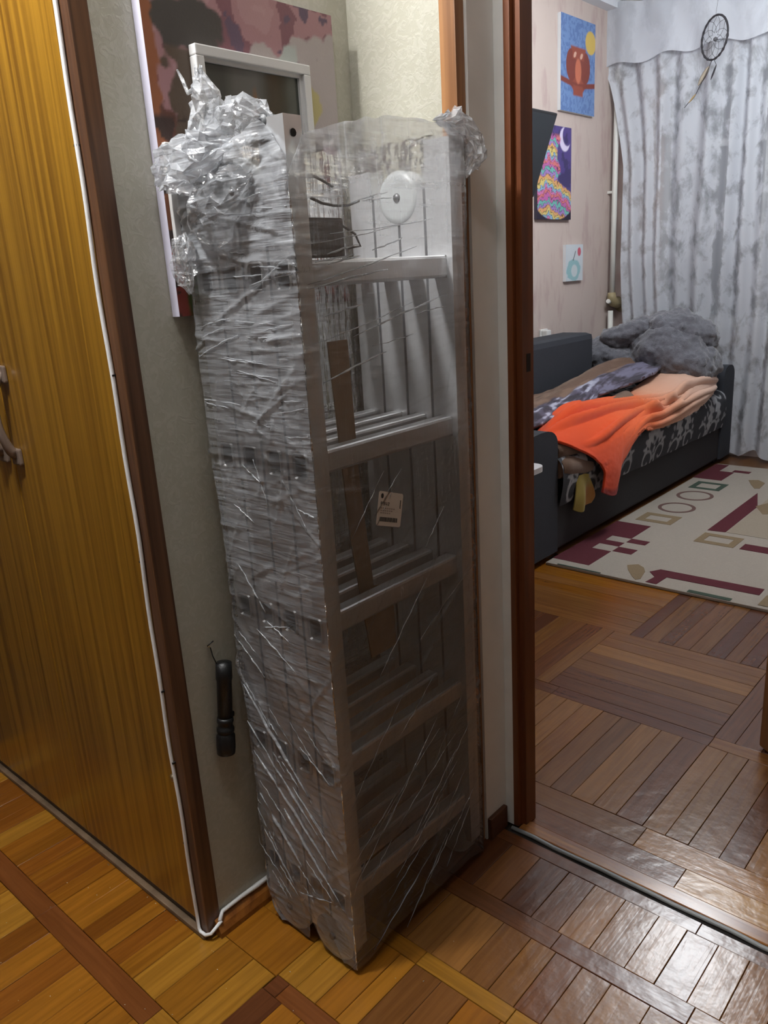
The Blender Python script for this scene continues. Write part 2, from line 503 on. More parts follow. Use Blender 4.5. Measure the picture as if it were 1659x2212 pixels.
setting('trim_1', MB().box(XP, XP + 0.07, YD + 0.1, YW, ZC - 0.045, ZC).box(XP, 1.5, YW - 0.07, YW, ZC - 0.07, ZC), mat('cornice_paint', (0.72, 0.75, 0.80), 0.7, bump=0.05))
# white return and plaster edge beside the doorway, wooden frame behind it
setting('trim_2', MB().box(XR - 0.03, XR, YB + 0.0, YD - 0.0005, 0, ZC), M_whitepaint)
setting('trim_3', MB().box(XR - 0.03, -0.8665, YD, YD + 0.03, 0, ZC), mat('white_edge_paint', (0.74, 0.73, 0.70), 0.5, bump=0.12, bscale=60, vary=0.05))
dj = MB().box(-0.8665, -0.853, YD - 0.001, 1.385, 0, 2.12, bev=0.002).box(-0.853, -0.840, YD + 0.012, 1.382, 0, 2.10)
dj.box(-0.853, 0.26, YD, 1.375, 2.08, 2.12).box(0.22, 0.26, YD, 1.375, 0, 2.10)
dj_o = setting('door_1', dj, M_jambwood)
MB().box(-0.8405, -0.8392, 1.356, 1.370, 1.05, 1.085).build('latch_plate', M_darkgap, dj_o)
# oak casing at the end of the lit wall
setting('trim_4', MB().box(-0.926, XR - 0.005, YB - 0.026, YB - 0.0005, 0.0, 2.5, bev=0.002), M_casing)
# skirting along the painted wall and the white return
sk = MB()
prof = [(0, 0), (0.022, 0), (0.022, 0.012), (0.016, 0.026), (0.006, 0.036), (0, 0.038)]
n = len(prof)
for ya, yb, xs in ((0.690, 1.222, XA),):
    V = [(xs + a, ya, b) for a, b in prof] + [(xs + a, yb, b) for a, b in prof]
    sk.add(V, [tuple(range(n)), tuple(reversed(range(n, 2 * n)))] + [(i, n + i, n + (i + 1) % n, (i + 1) % n) for i in range(n)])
setting('baseboard_left', sk, M_skirt)
setting('baseboard_return', MB().box(XR + 0.0005, XR + 0.012, YB + 0.002, YD - 0.012, 0, 0.056, bev=0.003), wood('return_skirting_wood', (0.055, 0.018, 0.008), (0.085, 0.03, 0.012), 0.4, (4, 40, 40)))
# threshold: brown board with a grey rubber strip in the joint
thr = MB().box(-0.850, 0.24, 1.322, 1.360, -0.012, 0.004, bev=0.003).build('trim_5', wood('threshold_wood', (0.15, 0.05, 0.014), (0.27, 0.11, 0.026), 0.25, (5, 60, 60), coat=0.4), None, kind='structure')
tg = MB(); tg.tube([(-0.862 + i * 0.055, 1.3145 + 0.0012 * math.sin(i * 1.7), 0.0035 + 0.0012 * math.sin(i * 2.3)) for i in range(20)], 0.0048, 8)
tg.build('joint_strip', mat('grey_rubber', (0.23, 0.24, 0.24), 0.45, bump=0.1), thr)
MB().box(-0.87, 0.24, 1.304, 1.322, -0.012, -0.0018).build('joint_gap', M_darkgap, thr)

# window behind the curtain
wf = MB()
for a, b in ((-2.22, -2.17), (-1.62, -1.55), (-0.95, -0.88), (0.25, 0.3)):
    wf.box(a, b, YW - 0.012, YW + 0.06, 0.82, 2.35, bev=0.003)
for a, b in ((0.82, 0.88), (2.29, 2.35), (1.86, 1.90)):
    wf.box(-2.22, 0.3, YW - 0.008, YW + 0.055, a, b)
win = setting('window_1', wf, mat('window_frame_paint', (0.62, 0.62, 0.62), 0.4, bump=0.05))
gk = NT('night_window_glass')
gb = gk.n('ShaderNodeBsdfPrincipled'); gb.inputs['Base Color'].default_value = (0.20, 0.21, 0.225, 1); gb.inputs['Roughness'].default_value = 0.35
M_night = gk.surf(gb.outputs[0])
for a, b in ((-2.17, -1.62), (-1.55, -0.95), (-0.88, 0.25)):
    MB().box(a, b, YW + 0.02, YW + 0.026, 0.88, 2.29).build('pane', M_night, win)
MB().box(-2.3, 0.4, YW - 0.022, YW + 0.01, 0.80, 0.835, bev=0.006).build('window_sill', mat('sill_paint', (0.62, 0.60, 0.57), 0.4, bump=0.05), win)
rad = thing('radiator', 'brown ribbed radiator under the sill behind the lace curtain', 'radiator', (-1.5, YW - 0.06, 0.12))
M_rad = mat('radiator_paint', (0.18, 0.135, 0.11), 0.5, bump=0.05)
for i in range(12):
    x = -2.02 + i * 0.09
    MB().box(x, x + 0.075, YW - 0.022, YW - 0.001, 0.12, 0.70, bev=0.008).build('radiator_rib', M_rad, rad)

# ------------------------------------------------------------------ lamps (both outside the frame)
def lamp(name, label, d):
    t = thing(name, label, 'lamp', d['loc'])
    x, y, z = d['loc']; r = d['r']
    m = MB(); m.lathe([(max(1e-4, r * math.sin(math.pi * i / 12)), -r * math.cos(math.pi * i / 12)) for i in range(13)], 20, 0, Matrix.Translation((x, y, z)))
    area = 4 * math.pi * r * r
    m.build('glass_shade', emit(name + '_glow', d['col'], d['power'] / (math.pi * area)), t)
    MB().tube([(x, y, z + r - 0.004), (x, y, ZC - 0.03)], 0.008, 8).build('rod', M_casing, t)
    MB().lathe([(0.001, ZC - 0.04), (0.05, ZC - 0.035), (0.06, ZC - 0.002)], 20, 0, Matrix.Translation((x, y, 0))).build('canopy', M_ceil, t)
lamp('hall_lamp', 'lit white globe lamp hanging in the hall above the ladder', HALL_LAMP)
lamp('hall_bulb', 'small lit globe lamp hanging in the hall near the doorway', HALL_BULB)
lamp('room_lamp', 'lit white globe lamp hanging in the far room', ROOM_LAMP)

# ------------------------------------------------------------------ built-in closet
cl = thing('closet', 'built-in closet with glossy ochre veneer doors beside the hall wall', 'closet', (-1.6, 0.70, 0))
YC = 0.675
M_brass = mat('worn_brass', (0.45, 0.36, 0.22), 0.35, 0.9, bump=0.05)
M_handle = mat('brown_grey_handle', (0.20, 0.15, 0.12), 0.3, 0.3, bump=0.05)
MB().box(-3.1, -1.19, 0.70, 1.2, 0.0, ZC).build('carcass', M_darkgap, cl)
doors = []
for a, b in ((-2.10, -1.6355), (-1.6325, -1.190)):
    doors.append(MB().box(a, b, YC, YC + 0.02, 0.028, 2.05, bev=0.0015).build('door', M_veneer, cl))
MB().box(-3.1, -2.1035, YC, YC + 0.02, 0.028, 2.05).build('door', M_veneer, cl)
for a, b in ((-3.1, -1.6355), (-1.6325, -1.190)):
    MB().box(a, b, YC, YC + 0.02, 2.055, ZC).build('upper_door', M_veneer, cl)
MB().box(-3.1, -1.176, YC + 0.004, YC + 0.03, 0.0, 0.026).build('plinth', mat('dark_plinth', (0.07, 0.045, 0.03), 0.5, bump=0.2, bscale=40, vary=0.3), cl)
MB().box(-3.1, -1.165, YC - 0.010, YC + 0.004, 0.0, 0.012, bev=0.003).build('floor_bead', mat('grimy_bead', (0.13, 0.085, 0.05), 0.5, bump=0.4, bscale=60, vary=0.4), cl)
MB().box(-1.187, -1.158, YC - 0.002, 0.705, 0.010, ZC, bev=0.002).build('casing', M_closetcasing, cl)
for dx, dr in ((-1.605, doors[1]), (-1.665, doors[0])):
    hb = MB()
    pts = []
    for i in range(15):
        t = i / 14
        z = 0.945 + 0.165 * t
        y = YC - 0.006 - 0.026 * math.sin(math.pi * t) ** 0.6
        pts.append((dx + 0.006 * math.sin(t * math.pi), y, z))
    hb.tube(pts, [0.011 - 0.004 * math.sin(math.pi * i / 14) for i in range(15)], 10)
    for z in (0.945, 1.11):
        hb.box(dx - 0.017, dx + 0.017, YC - 0.010, YC - 0.0005, z - 0.020, z + 0.014, bev=0.004)
    hb.build('handle', M_handle, dr)
hg = MB(); hg.lathe([(0.0, 0), (0.006, 0.001), (0.006, 0.012), (0.0, 0.014)], 10, 0, Matrix.Translation((-1.197, YC - 0.003, 0.355)))
hg.build('hinge', M_brass, doors[1])

# white cable in the corner of the closet and along the skirting
M_cable = mat('white_cable', (0.80, 0.80, 0.80), 0.5, bump=0.05)
cb = thing('cable', 'thin white cable down the closet edge and along the skirting', 'cable', (-1.18, YC - 0.004, 0.02))
pts = []
for i in range(60):
    z = 2.6 - (2.6 - 0.018) * i / 59
    wob = 0.0022 * math.sin(z * 9) + 0.0018 * math.sin(z * 23 + 1)
    pts.append((-1.186 + wob, YC - 0.0062, z))
pts += [(-1.178, YC - 0.007, 0.013), (-1.163, YC - 0.006, 0.013), (-1.152, YC + 0.0, 0.018), (-1.148, 0.700, 0.034)]
MB().tube(pts, 0.0036, 8).build('vertical_run', M_cable, cb)
pts = [(-1.150, 0.697, 0.034)] + [(XA + 0.0055, 0.71 + i * 0.046, 0.0445 + 0.001 * math.sin(i * 2)) for i in range(12)]
MB().tube(pts, [0.0045 + (0.001 if i in (3, 7) else 0) for i in range(13)], 8).build('floor_run', M_cable, cb)
for z in (1.46, 1.12, 0.80, 0.55, 0.40, 0.22):
    MB().box(-1.190, -1.182, YC - 0.0085, YC - 0.002, z - 0.0015, z + 0.0015).build('clip', M_darkgap, cb)

# ------------------------------------------------------------------ flat print helper (paintings are flat things)
M_print = mat('painted_canvas', (1, 1, 1), 0.55, attr='Col', bump=0.12, bscale=260)

def print_plane(name, origin, U, V, nu, nv, fn, parent, m=None):
    u = np.linspace(0, 1, nu); v = np.linspace(0, 1, nv)
    A, B = np.meshgrid(u, v, indexing='ij')
    P = np.array(origin) + A[..., None] * np.array(U) + B[..., None] * np.array(V)
    return grid_mesh(name, P, m or M_print, parent, cols=fn(A, B), smooth=False)

def put(col, mask, c):
    m = np.clip(mask, 0, 1)[..., None]
    return col * (1 - m) + np.array(c) * m

def soft(d, w=0.02):
    """1 inside (d<0) to 0 outside"""
    return np.clip(0.5 - d / w, 0, 1)

M_canvas_edge = mat('canvas_edge', (0.62, 0.60, 0.72), 0.7, bump=0.1)
M_canvas_white = mat('white_canvas_edge', (0.72, 0.74, 0.76), 0.7, bump=0.1)
M_canvas_dark = mat('dark_canvas_edge', (0.05, 0.045, 0.07), 0.7, bump=0.1)

def landscape(A, B):
    x = A; y = B * 1.25                       # y up, 0..1.25
    k = fbm(x * 5, y * 5, 3); k2 = fbm(x * 9, y * 9, 11); k3 = fbm(x * 16, y * 16, 21, 3)
    q = np.floor(k * 7) / 7
    col = np.zeros(A.shape + (3,)) + np.array(srgb(156, 116, 120))
    col = put(col, soft(q - 0.42, 0.01), srgb(120, 80, 88))
    col = put(col, soft(0.57 - q, 0.01), srgb(168, 132, 134))
    col = put(col, soft(0.85 - y + 0.4 * (k2 - 0.5), 0.02) * soft(0.72 - k2, 0.02), srgb(92, 74, 92))
    # grey evening sky to the right of the middle
    col = put(col, soft(0.28 - x + 0.5 * (k - 0.5), 0.02) * soft(y - 1.06 + 0.3 * (k2 - 0.5) + 0.25 * (0.6 - x), 0.02), srgb(164, 154, 152))
    col = put(col, soft(np.hypot(x - 0.78, y - 0.86) - 0.13 + 0.12 * (k2 - 0.5), 0.01), srgb(172, 160, 110))
    col = put(col, soft(np.hypot(x - 0.72, y - 1.02) - 0.07 + 0.1 * (k2 - 0.5), 0.01), srgb(166, 172, 168))
    col = put(col, soft(np.hypot((x - 0.9), (y - 0.62) * 1.5) - 0.13 + 0.1 * (k2 - 0.5), 0.02), srgb(128, 88, 96))
    # dark cloud and tree
    col = put(col, soft(np.hypot((x - 0.22) / 2.2, (y - 1.1)) - 0.085 + 0.10 * (k2 - 0.5), 0.01), srgb(66, 62, 60))
    col = put(col, soft(np.abs(x - 0.17) - 0.07 - 0.10 * (0.9 - y) + 0.14 * (k3 - 0.5), 0.015) * soft(y - 1.0, 0.02) * soft(0.55 - y, 0.05), srgb(84, 70, 58))
    # brown bank, reds and greens low left
    col = put(col, soft(y - 0.74 + 0.5 * x + 0.3 * (k2 - 0.5), 0.02), srgb(92, 56, 46))
    col = put(col, soft(y - 0.60 + 0.4 * x + 0.3 * (k3 - 0.5), 0.02) * soft(0.47 - k2, 0.02), srgb(140, 66, 52))
    col = put(col, soft(y - 0.52 + 0.3 * (k2 - 0.5), 0.02) * soft(x - 0.3 + 0.3 * (k3 - .5), 0.02), srgb(76, 92, 44))
    col = put(col, soft(x - 0.04 + 0.05 * (k3 - 0.5), 0.01), srgb(140, 84, 54))
    col = put(col, soft(x - 0.05, 0.01) * soft(y - 0.35 + 0.1 * k3, 0.02), srgb(140, 60, 50))
    col = put(col, soft(0.60 - k3, 0.02) * soft(y - 0.75, 0.02), srgb(60, 44, 40))
    return col

pt = thing('landscape_painting', 'large unframed pink and brown landscape canvas high on the hall wall', 'painting', (XA + 0.012, 0.98, 1.45))
MB().box(XA + 0.001, XA + 0.021, 0.780, 1.185, 1.203, 1.706).build('canvas', M_canvas_edge, pt)
print_plane('painted_front', (XA + 0.0215, 0.780, 1.203), (0, 0.405, 0), (0, 0, 0.503), 130, 160, landscape, pt)

# white framed picture in front of the landscape
def dark_glass(A, B):
    col = np.zeros(A.shape + (3,)) + np.array(srgb(66, 68, 62))
    col = put(col, soft(np.abs(A - 0.38 - 0.1 * (B - .5)) - 0.16, 0.12) * 0.8, srgb(96, 94, 88))
    for cx, cy in ((0.22, 0.72), (0.5, 0.74)):
        k = fbm(A * 9, B * 9, 31)
        col = put(col, soft(np.abs(A - cx) * 1.3 + np.abs(B - cy) * 0.55 - 0.075 + 0.09 * (k - .5), 0.04) * 0.75, srgb(126, 84, 40))
    return col
M_frame = mat('white_picture_frame', (0.62, 0.61, 0.60), 0.45, bump=0.05)
fp = thing('framed_picture', 'white-framed dark glazed picture standing before the large landscape canvas', 'picture frame', (XA + 0.030, 0.96, 1.30))
def frame(t, x0, x1, y0, y1, z0, z1, wd, m):
    for a, b, c, d in ((y0, y1, z1 - wd, z1), (y0, y1, z0, z0 + wd), (y0, y0 + wd, z0 + wd, z1 - wd), (y1 - wd, y1, z0 + wd, z1 - wd)):
        mb = MB().box(x0, x1, a, b, c, d, bev=0.002)
        mb.build('frame_side', m, t)
    w2 = wd * 0.35
    mb = MB()
    for a, b, c, d in ((y0 + wd - .001, y1 - wd + .001, z1 - wd - w2, z1 - wd), (y0 + wd - .001, y1 - wd + .001, z0 + wd, z0 + wd + w2), (y0 + wd - .001, y0 + wd + w2, z0 + wd + w2, z1 - wd - w2), (y1 - wd - w2, y1 - wd + .001, z0 + wd + w2, z1 - wd - w2)):
        mb.box(x0, x1 - 0.008, a, b, c, d)
    mb.build('inner_lip', m, t)
frame(fp, XA + 0.0225, XA + 0.040, 0.858, 1.104, 1.288, 1.611, 0.016, M_frame)
print_plane('glazed_print', (XA + 0.027, 0.873, 1.304), (0, 0.216, 0), (0, 0, 0.288), 50, 60, dark_glass, fp,
            mat('glazed_print_gloss', (1, 1, 1), 0.12, attr='Col'))
MB().box(XA + 0.0222, XA + 0.0262, 0.87, 1.09, 1.30, 1.60).build('backing_board', M_darkgap, fp)
lp = thing('small_white_frame', 'small white frame low before the landscape canvas, mostly behind wrapped ladder', 'picture frame', (XA + 0.03, 0.79, 1.28))
frame(lp, XA + 0.0222, XA + 0.031, 0.786, 0.838, 1.285, 1.466, 0.012, M_frame)
MB().box(XA + 0.0222, XA + 0.025, 0.79, 0.834, 1.29, 1.46).build('frame_back', M_darkgap, lp)

# flashlight hanging on a nail
fl_t = thing('flashlight', 'black flashlight hanging from a nail low on the hall wall', 'flashlight', (XA + 0.022, 0.762, 0.39))
M_black = mat('black_anodised', (0.004, 0.004, 0.0045), 0.42, bump=0.15, bscale=300)
fx, fy = XA + 0.023, 0.777
T = Matrix.Translation((fx, fy, 0.576)) @ Matrix.Rotation(-0.11, 4, 'X') @ Matrix.Translation((0, 0, -0.576))
MB().lathe([(0.001, 0.577), (0.0150, 0.575), (0.0155, 0.545), (0.0140, 0.540), (0.0140, 0.465), (0.001, 0.464)], 24, 0, T).build('tube', M_black, fl_t)
MB().lathe([(0.001, 0.466), (0.0150, 0.466), (0.0158, 0.458), (0.0140, 0.454), (0.0140, 0.447), (0.0168, 0.444), (0.0168, 0.438), (0.0145, 0.434)], 24, 0, T).build('ring', M_black, fl_t)
MB().lathe([(0.0145, 0.4342), (0.0178, 0.428), (0.0182, 0.405), (0.0172, 0.392), (0.0135, 0.390), (0.001, 0.392)], 24, 0, T).build('lamp_head', M_black, fl_t)
sw = MB().box(-0.004, 0.004, 0.011, 0.0195, 0.462, 0.472, bev=0.002); sw.v = [tuple(T @ Vector(p)) for p in sw.v]
sw.build('switch', M_black, fl_t)
MB().tube([(fx - 0.004, fy - 0.012, 0.574), (fx - 0.010, fy - 0.015, 0.592), (XA + 0.006, fy - 0.013, 0.606), (XA + 0.006, fy - 0.019, 0.612), (XA + 0.008, fy - 0.006, 0.618)], 0.0012, 6).build('lanyard', M_black, fl_t)
MB().tube([(XA - 0.001, fy - 0.014, 0.609), (XA + 0.010, fy - 0.018, 0.611)], [0.002, 0.002], 8).build('nail', M_brass, fl_t)

# ------------------------------------------------------------------ folded ladder in stretch film
LX0, LX1 = -1.112, -0.870
PITCH = (LX1 - LX0) / 4
YN, YF = 0.800, 1.203
TH = 0.033
ld = thing('folded_ladder', 'folded four-section aluminium ladder wrapped in clear stretch film by the doorway', 'ladder', (-0.99, 1.0, 0))

def alu(name, rough, col):
    k = NT(name)
    b = k.n('ShaderNodeBsdfPrincipled'); b.inputs['Metallic'].default_value = 0.70
    b.inputs['Base Color'].default_value = c4(col)
    tc = k.n('ShaderNodeTexCoord'); mp = k.n('ShaderNodeMapping'); mp.inputs['Scale'].default_value = (220, 220, 3)
    k.l(tc.outputs['Object'], mp.inputs[0])
    nz = k.n('ShaderNodeTexNoise'); nz.inputs['Scale'].default_value = 1; k.l(mp.outputs[0], nz.inputs['Vector'])
    mr = k.n('ShaderNodeMapRange'); mr.inputs[3].default_value = rough - 0.08; mr.inputs[4].default_value = rough + 0.1
    k.l(nz.outputs[0], mr.inputs[0]); k.l(mr.outputs[0], b.inputs['Roughness'])
    bp = k.n('ShaderNodeBump'); bp.inputs['Strength'].default_value = 0.03; k.l(nz.outputs[0], bp.inputs['Height']); k.l(bp.outputs[0], b.inputs['Normal'])
    return k.surf(b.outputs[0])
M_alu = alu('brushed_aluminium', 0.33, (0.74, 0.75, 0.77))
M_rung = alu('rung_aluminium', 0.38, (0.66, 0.66, 0.67))
M_hinge = mat('grey_plastic', (0.40, 0.415, 0.42), 0.4, bump=0.05)
M_blackplastic = mat('black_plastic', (0.012, 0.012, 0.013), 0.4, bump=0.05)
ROWS = [0.150, 0.422, 0.697, 0.972, 1.257]
HW, HH = 0.0145, 0.019

def rail_mesh(top):
    """rectangular tube standing on z=0.05, pierced by a square hole at every rung; local x 0..w, y 0..TH"""
    wv = PITCH - 0.0058
    b = MB()
    xs = [0.0, wv / 2 - HW, wv / 2 + HW, wv]
    zs = [0.05]
    for r in ROWS:
        zs += [r - HH, r + HH]
    zs.append(top)
    for yy, flip in ((0.0, False), (TH, True)):
        for i in range(3):
            for j in range(len(zs) - 1):
                if i == 1 and j % 2 == 1:
                    continue
                v = [(xs[i], yy, zs[j]), (xs[i + 1], yy, zs[j]), (xs[i + 1], yy, zs[j + 1]), (xs[i], yy, zs[j + 1])]
                b.add(v, [(3, 2, 1, 0) if flip else (0, 1, 2, 3)])
    for x, fl_ in ((0.0, True), (wv, False)):
        f = (0, 1, 2, 3) if not fl_ else (3, 2, 1, 0)
        b.add([(x, 0, 0.05), (x, TH, 0.05), (x, TH, top), (x, 0, top)], [f])
    b.add([(0, 0, top), (wv, 0, top), (wv, TH, top), (0, TH, top)], [(0, 1, 2, 3)])
    return b

def rung_mesh():
    """hollow square tube with flared rims, along y from -0.002 to YF-YN+0.002"""
    b = MB()
    L = YF - YN
    def ring(y, hw, hh):
        r = min(hw, hh) * 0.35
        o = []
        for cx, cz, a0 in ((hw - r, hh - r, 0), (-hw + r, hh - r, 90), (-hw + r, -hh + r, 180), (hw - r, -hh + r, 270)):
            for q in range(3):
                a = math.radians(a0 + 45 * q)
                o.append((cx + r * math.cos(a), y, cz + r * math.sin(a)))
        return o
    secs = [ring(0.05, HW - 0.0015, HH - 0.0015), ring(0.0, HW - 0.0015, HH - 0.0015), ring(-0.0035, HW + 0.0005, HH + 0.0005),
            ring(-0.0035, HW + 0.0022, HH + 0.0022), ring(-0.0005, HW + 0.0035, HH + 0.0035), ring(0.0, HW, HH), ring(L, HW, HH),
            ring(L + 0.0005, HW + 0.0035, HH + 0.0035), ring(L + 0.003, HW, HH), ring(L - 0.05, HW - 0.0015, HH - 0.0015)]
    n = 12
    V = [p for s_ in secs for p in s_]
    F = [(i * n + j, i * n + (j + 1) % n, (i + 1) * n + (j + 1) % n, (i + 1) * n + j) for i in range(len(secs) - 1) for j in range(n)]
    b.add(V, F)
    b.add([p for p in ring(0.049, HW - 0.0015, HH - 0.0015)], [tuple(range(n))], 1)
    b.add([p for p in ring(L - 0.049, HW - 0.0015, HH - 0.0015)], [tuple(range(n))], 1)
    return b

rung_me = None
for s_ in range(4):
    x0 = LX0 + s_ * PITCH + 0.0029
    top = 1.466 if s_ == 3 else (1.43 if s_ == 0 else 1.392)
    for yy in (YN, YF - TH):
        o = rail_mesh(top).build('rail', M_alu, None)
        o.parent = ld
        o.location = Vector((x0, yy, 0)) - Vector(ld.location)
    for r in ROWS:
        if rung_me is None:
            o = rung_mesh().build('rung', [M_rung, M_darkgap], None); rung_me = o.data
        else:
            o = bpy.data.objects.new('rung', rung_me); C.objects.link(o)
        o.parent = ld
        o.location = Vector((x0 + (PITCH - 0.0058) / 2, YN, r)) - Vector(ld.location)

def disc(cx, cz, y0, y1, r, m, name='hinge', knob=True):
    T = Matrix.Translation((cx, y0, cz)) @ Matrix.Rotation(-math.pi / 2, 4, 'X')
    h = y1 - y0
    b = MB().lathe([(0.001, 0), (r * 0.75, 0), (r * 0.95, 0.002), (r, 0.006), (r, h - 0.006), (r * 0.95, h - 0.002), (r * 0.75, h), (0.001, h)], 28, 0, T)
    o = b.build(name, m, ld)
    if knob:
        b = MB().lathe([(0.001, -0.004), (0.006, -0.0035), (0.008, 0.0), (0.008, h), (0.006, h + 0.0035), (0.001, h + 0.004)], 16, 0, T)
        b.build('knob', mat('bolt_steel', (0.14, 0.14, 0.145), 0.4, 0.6, bump=0.05), o)
    return o
xm = (LX0 + LX1) / 2
for yy in (YN - 0.003, YF - TH - 0.003):
    y2 = yy + TH + 0.006
    disc(xm, 1.380, yy, y2, 0.046, M_hinge)
    disc(LX0 + PITCH, 0.052, yy + 0.002, y2 - 0.002, 0.052, M_hinge)
    disc(LX1 - PITCH, 0.052, yy + 0.002, y2 - 0.002, 0.052, M_hinge)
MB().lathe([(0.001, 0.0), (0.0055, 0.0)], 12, 0, Matrix.Translation((LX1 - 0.0018, YN + 0.016, 1.443)) @ Matrix.Rotation(math.pi / 2, 4, 'Y')).build('bolt_hole', M_darkgap, ld)
for zz in (1.462, 1.435):
    T = Matrix.Translation((LX1 - PITCH + 0.014, YN + 0.003, zz)) @ Matrix.Rotation(-math.pi / 2, 4, 'X')
    MB().lathe([(0.001, -0.004), (0.010, -0.003), (0.012, 0.004), (0.011, 0.02)], 16, 0, T).build('lock_button', mat('dark_grey_plastic', (0.10, 0.105, 0.11), 0.5, bump=0.05), ld)

# things wrapped in with the ladder
b = MB()
Mx = Matrix(((0, 0, 1, -0.946), (1, 0, 0, 0), (0, 1, 0, 0), (0, 0, 0, 1)))
b.prism([(0.920, 1.150), (0.966, 1.150), (0.972, 0.900), (0.990, 0.700), (1.040, 0.690), (1.043, 0.560), (0.972, 0.560), (0.940, 0.800)], Mx, 0.003)
b.build('cardboard_insert', mat('cardboard', (0.29, 0.195, 0.125), 0.8, bump=0.1, vary=0.1), ld)
po = MB().box(-0.905, -0.893, 0.852, 0.924, 1.279, 1.336, bev=0.004).build('black_pouch', mat('black_nylon', (0.03, 0.026, 0.026), 0.7, bump=0.3, bscale=300), ld)
b = MB()
b.tube([(-0.890, 0.856, 1.362), (-0.887, 0.875, 1.355), (-0.887, 0.90, 1.352), (-0.887, 0.93, 1.353), (-0.887, 0.955, 1.360)], 0.0022, 6)
b.tube([(-0.890, 0.865, 1.392), (-0.887, 0.885, 1.384), (-0.887, 0.90, 1.378)], 0.002, 6)
b.tube([(-0.895, 0.922, 1.325), (-0.890, 0.945, 1.312), (-0.888, 0.953, 1.294), (-0.892, 0.93, 1.292)], 0.002, 6)
b.build('strap', M_blackplastic, po)
# sticker with its print
M_sticker = mat('white_sticker', (0.52, 0.45, 0.39), 0.6, bump=0.03)
M_ink = mat('label_ink', (0.02, 0.018, 0.018), 0.7, bump=0.02)
M_inkgrey = mat('label_grey_ink', (0.26, 0.21, 0.18), 0.7, bump=0.02)
U = Vector((0, 0.0605, -0.0205)); V = Vector((0, -0.0135, -0.0565))
O = Vector((-0.8635, 0.934, 0.907))
N = U.cross(V).normalized()
N = N if N.x > 0 else -N
def lab(pu, pv, h=0.0):
    return O + U * pu + V * pv + N * h
def quad(b, u0, u1, v0, v1, h, mi=0):
    b.add([lab(u0, v1, h), lab(u1, v1, h), lab(u1, v0, h), lab(u0, v0, h)], [(0, 1, 2, 3)], mi)
b = MB()
cor = [(0.04, 0), (0.96, 0), (1, 0.05), (1, 0.96), (0.95, 1), (0.04, 1), (0, 0.95), (0, 0.05)]
b.add([lab(*c) for c in cor] + [lab(c[0], c[1], 0.0006) for c in cor], [tuple(range(8, 16)), tuple(reversed(range(8)))] + [(i, (i + 1) % 8, 8 + (i + 1) % 8, 8 + i) for i in range(8)])
st = b.build('label_sticker', M_sticker, ld)
b = MB()
b.add([lab(0.14 + 0.055 * math.cos(a * math.pi / 8), 0.13 + 0.075 * math.sin(a * math.pi / 8), 0.0009) for a in range(16)], [tuple(range(16))], 0)
h = 0.0009
def glyph(segs, u, v, s_):
    for u0, v0, u1, v1 in segs:
        quad(b, u + u0 * s_, u + u1 * s_, v + v0 * s_, v + v1 * s_, h, 0)
GL = {'P': [(0, 0, .2, 1), (.2, 0, .7, .2), (.5, .2, .7, .4), (.2, .4, .7, .6)],
      '9': [(0, 0, .7, .18), (0, .18, .2, .45), (.5, .18, .7, 1), (.2, .42, .5, .6), (.1, .82, .5, 1)],
      'V': [(0, 0, .2, .6), (.5, 0, .7, .6), (.1, .55, .32, .85), (.38, .55, .6, .85), (.25, .8, .45, 1)],
      '2': [(0, 0, .7, .18), (.5, .18, .7, .5), (0, .42, .7, .58), (0, .58, .2, .85), (0, .82, .7, 1)]}
for i, ch in enumerate('P9V2'):
    glyph(GL[ch], 0.10 + i * 0.095, 0.30, 0.10)
for r in range(3):
    for q in range(7 - r):
        quad(b, 0.12 + q * 0.085, 0.12 + q * 0.085 + 0.06, 0.465 + r * 0.07, 0.50 + r * 0.07, h, 1)
u = 0.12
for i in range(22):
    ww = random.choice((0.012, 0.02, 0.03))
    if u + ww > 0.90:
        break
    quad(b, u, u + ww, 0.74, 0.87, h, 0); u += ww + random.choice((0.008, 0.014))
for i in range(6):
    quad(b, 0.885 + 0.004 * (i % 2), 0.925 + 0.004 * (i % 2), 0.20 + i * 0.042, 0.235 + i * 0.042, h, 0)
b.build('label_print', [M_ink, M_inkgrey], st)

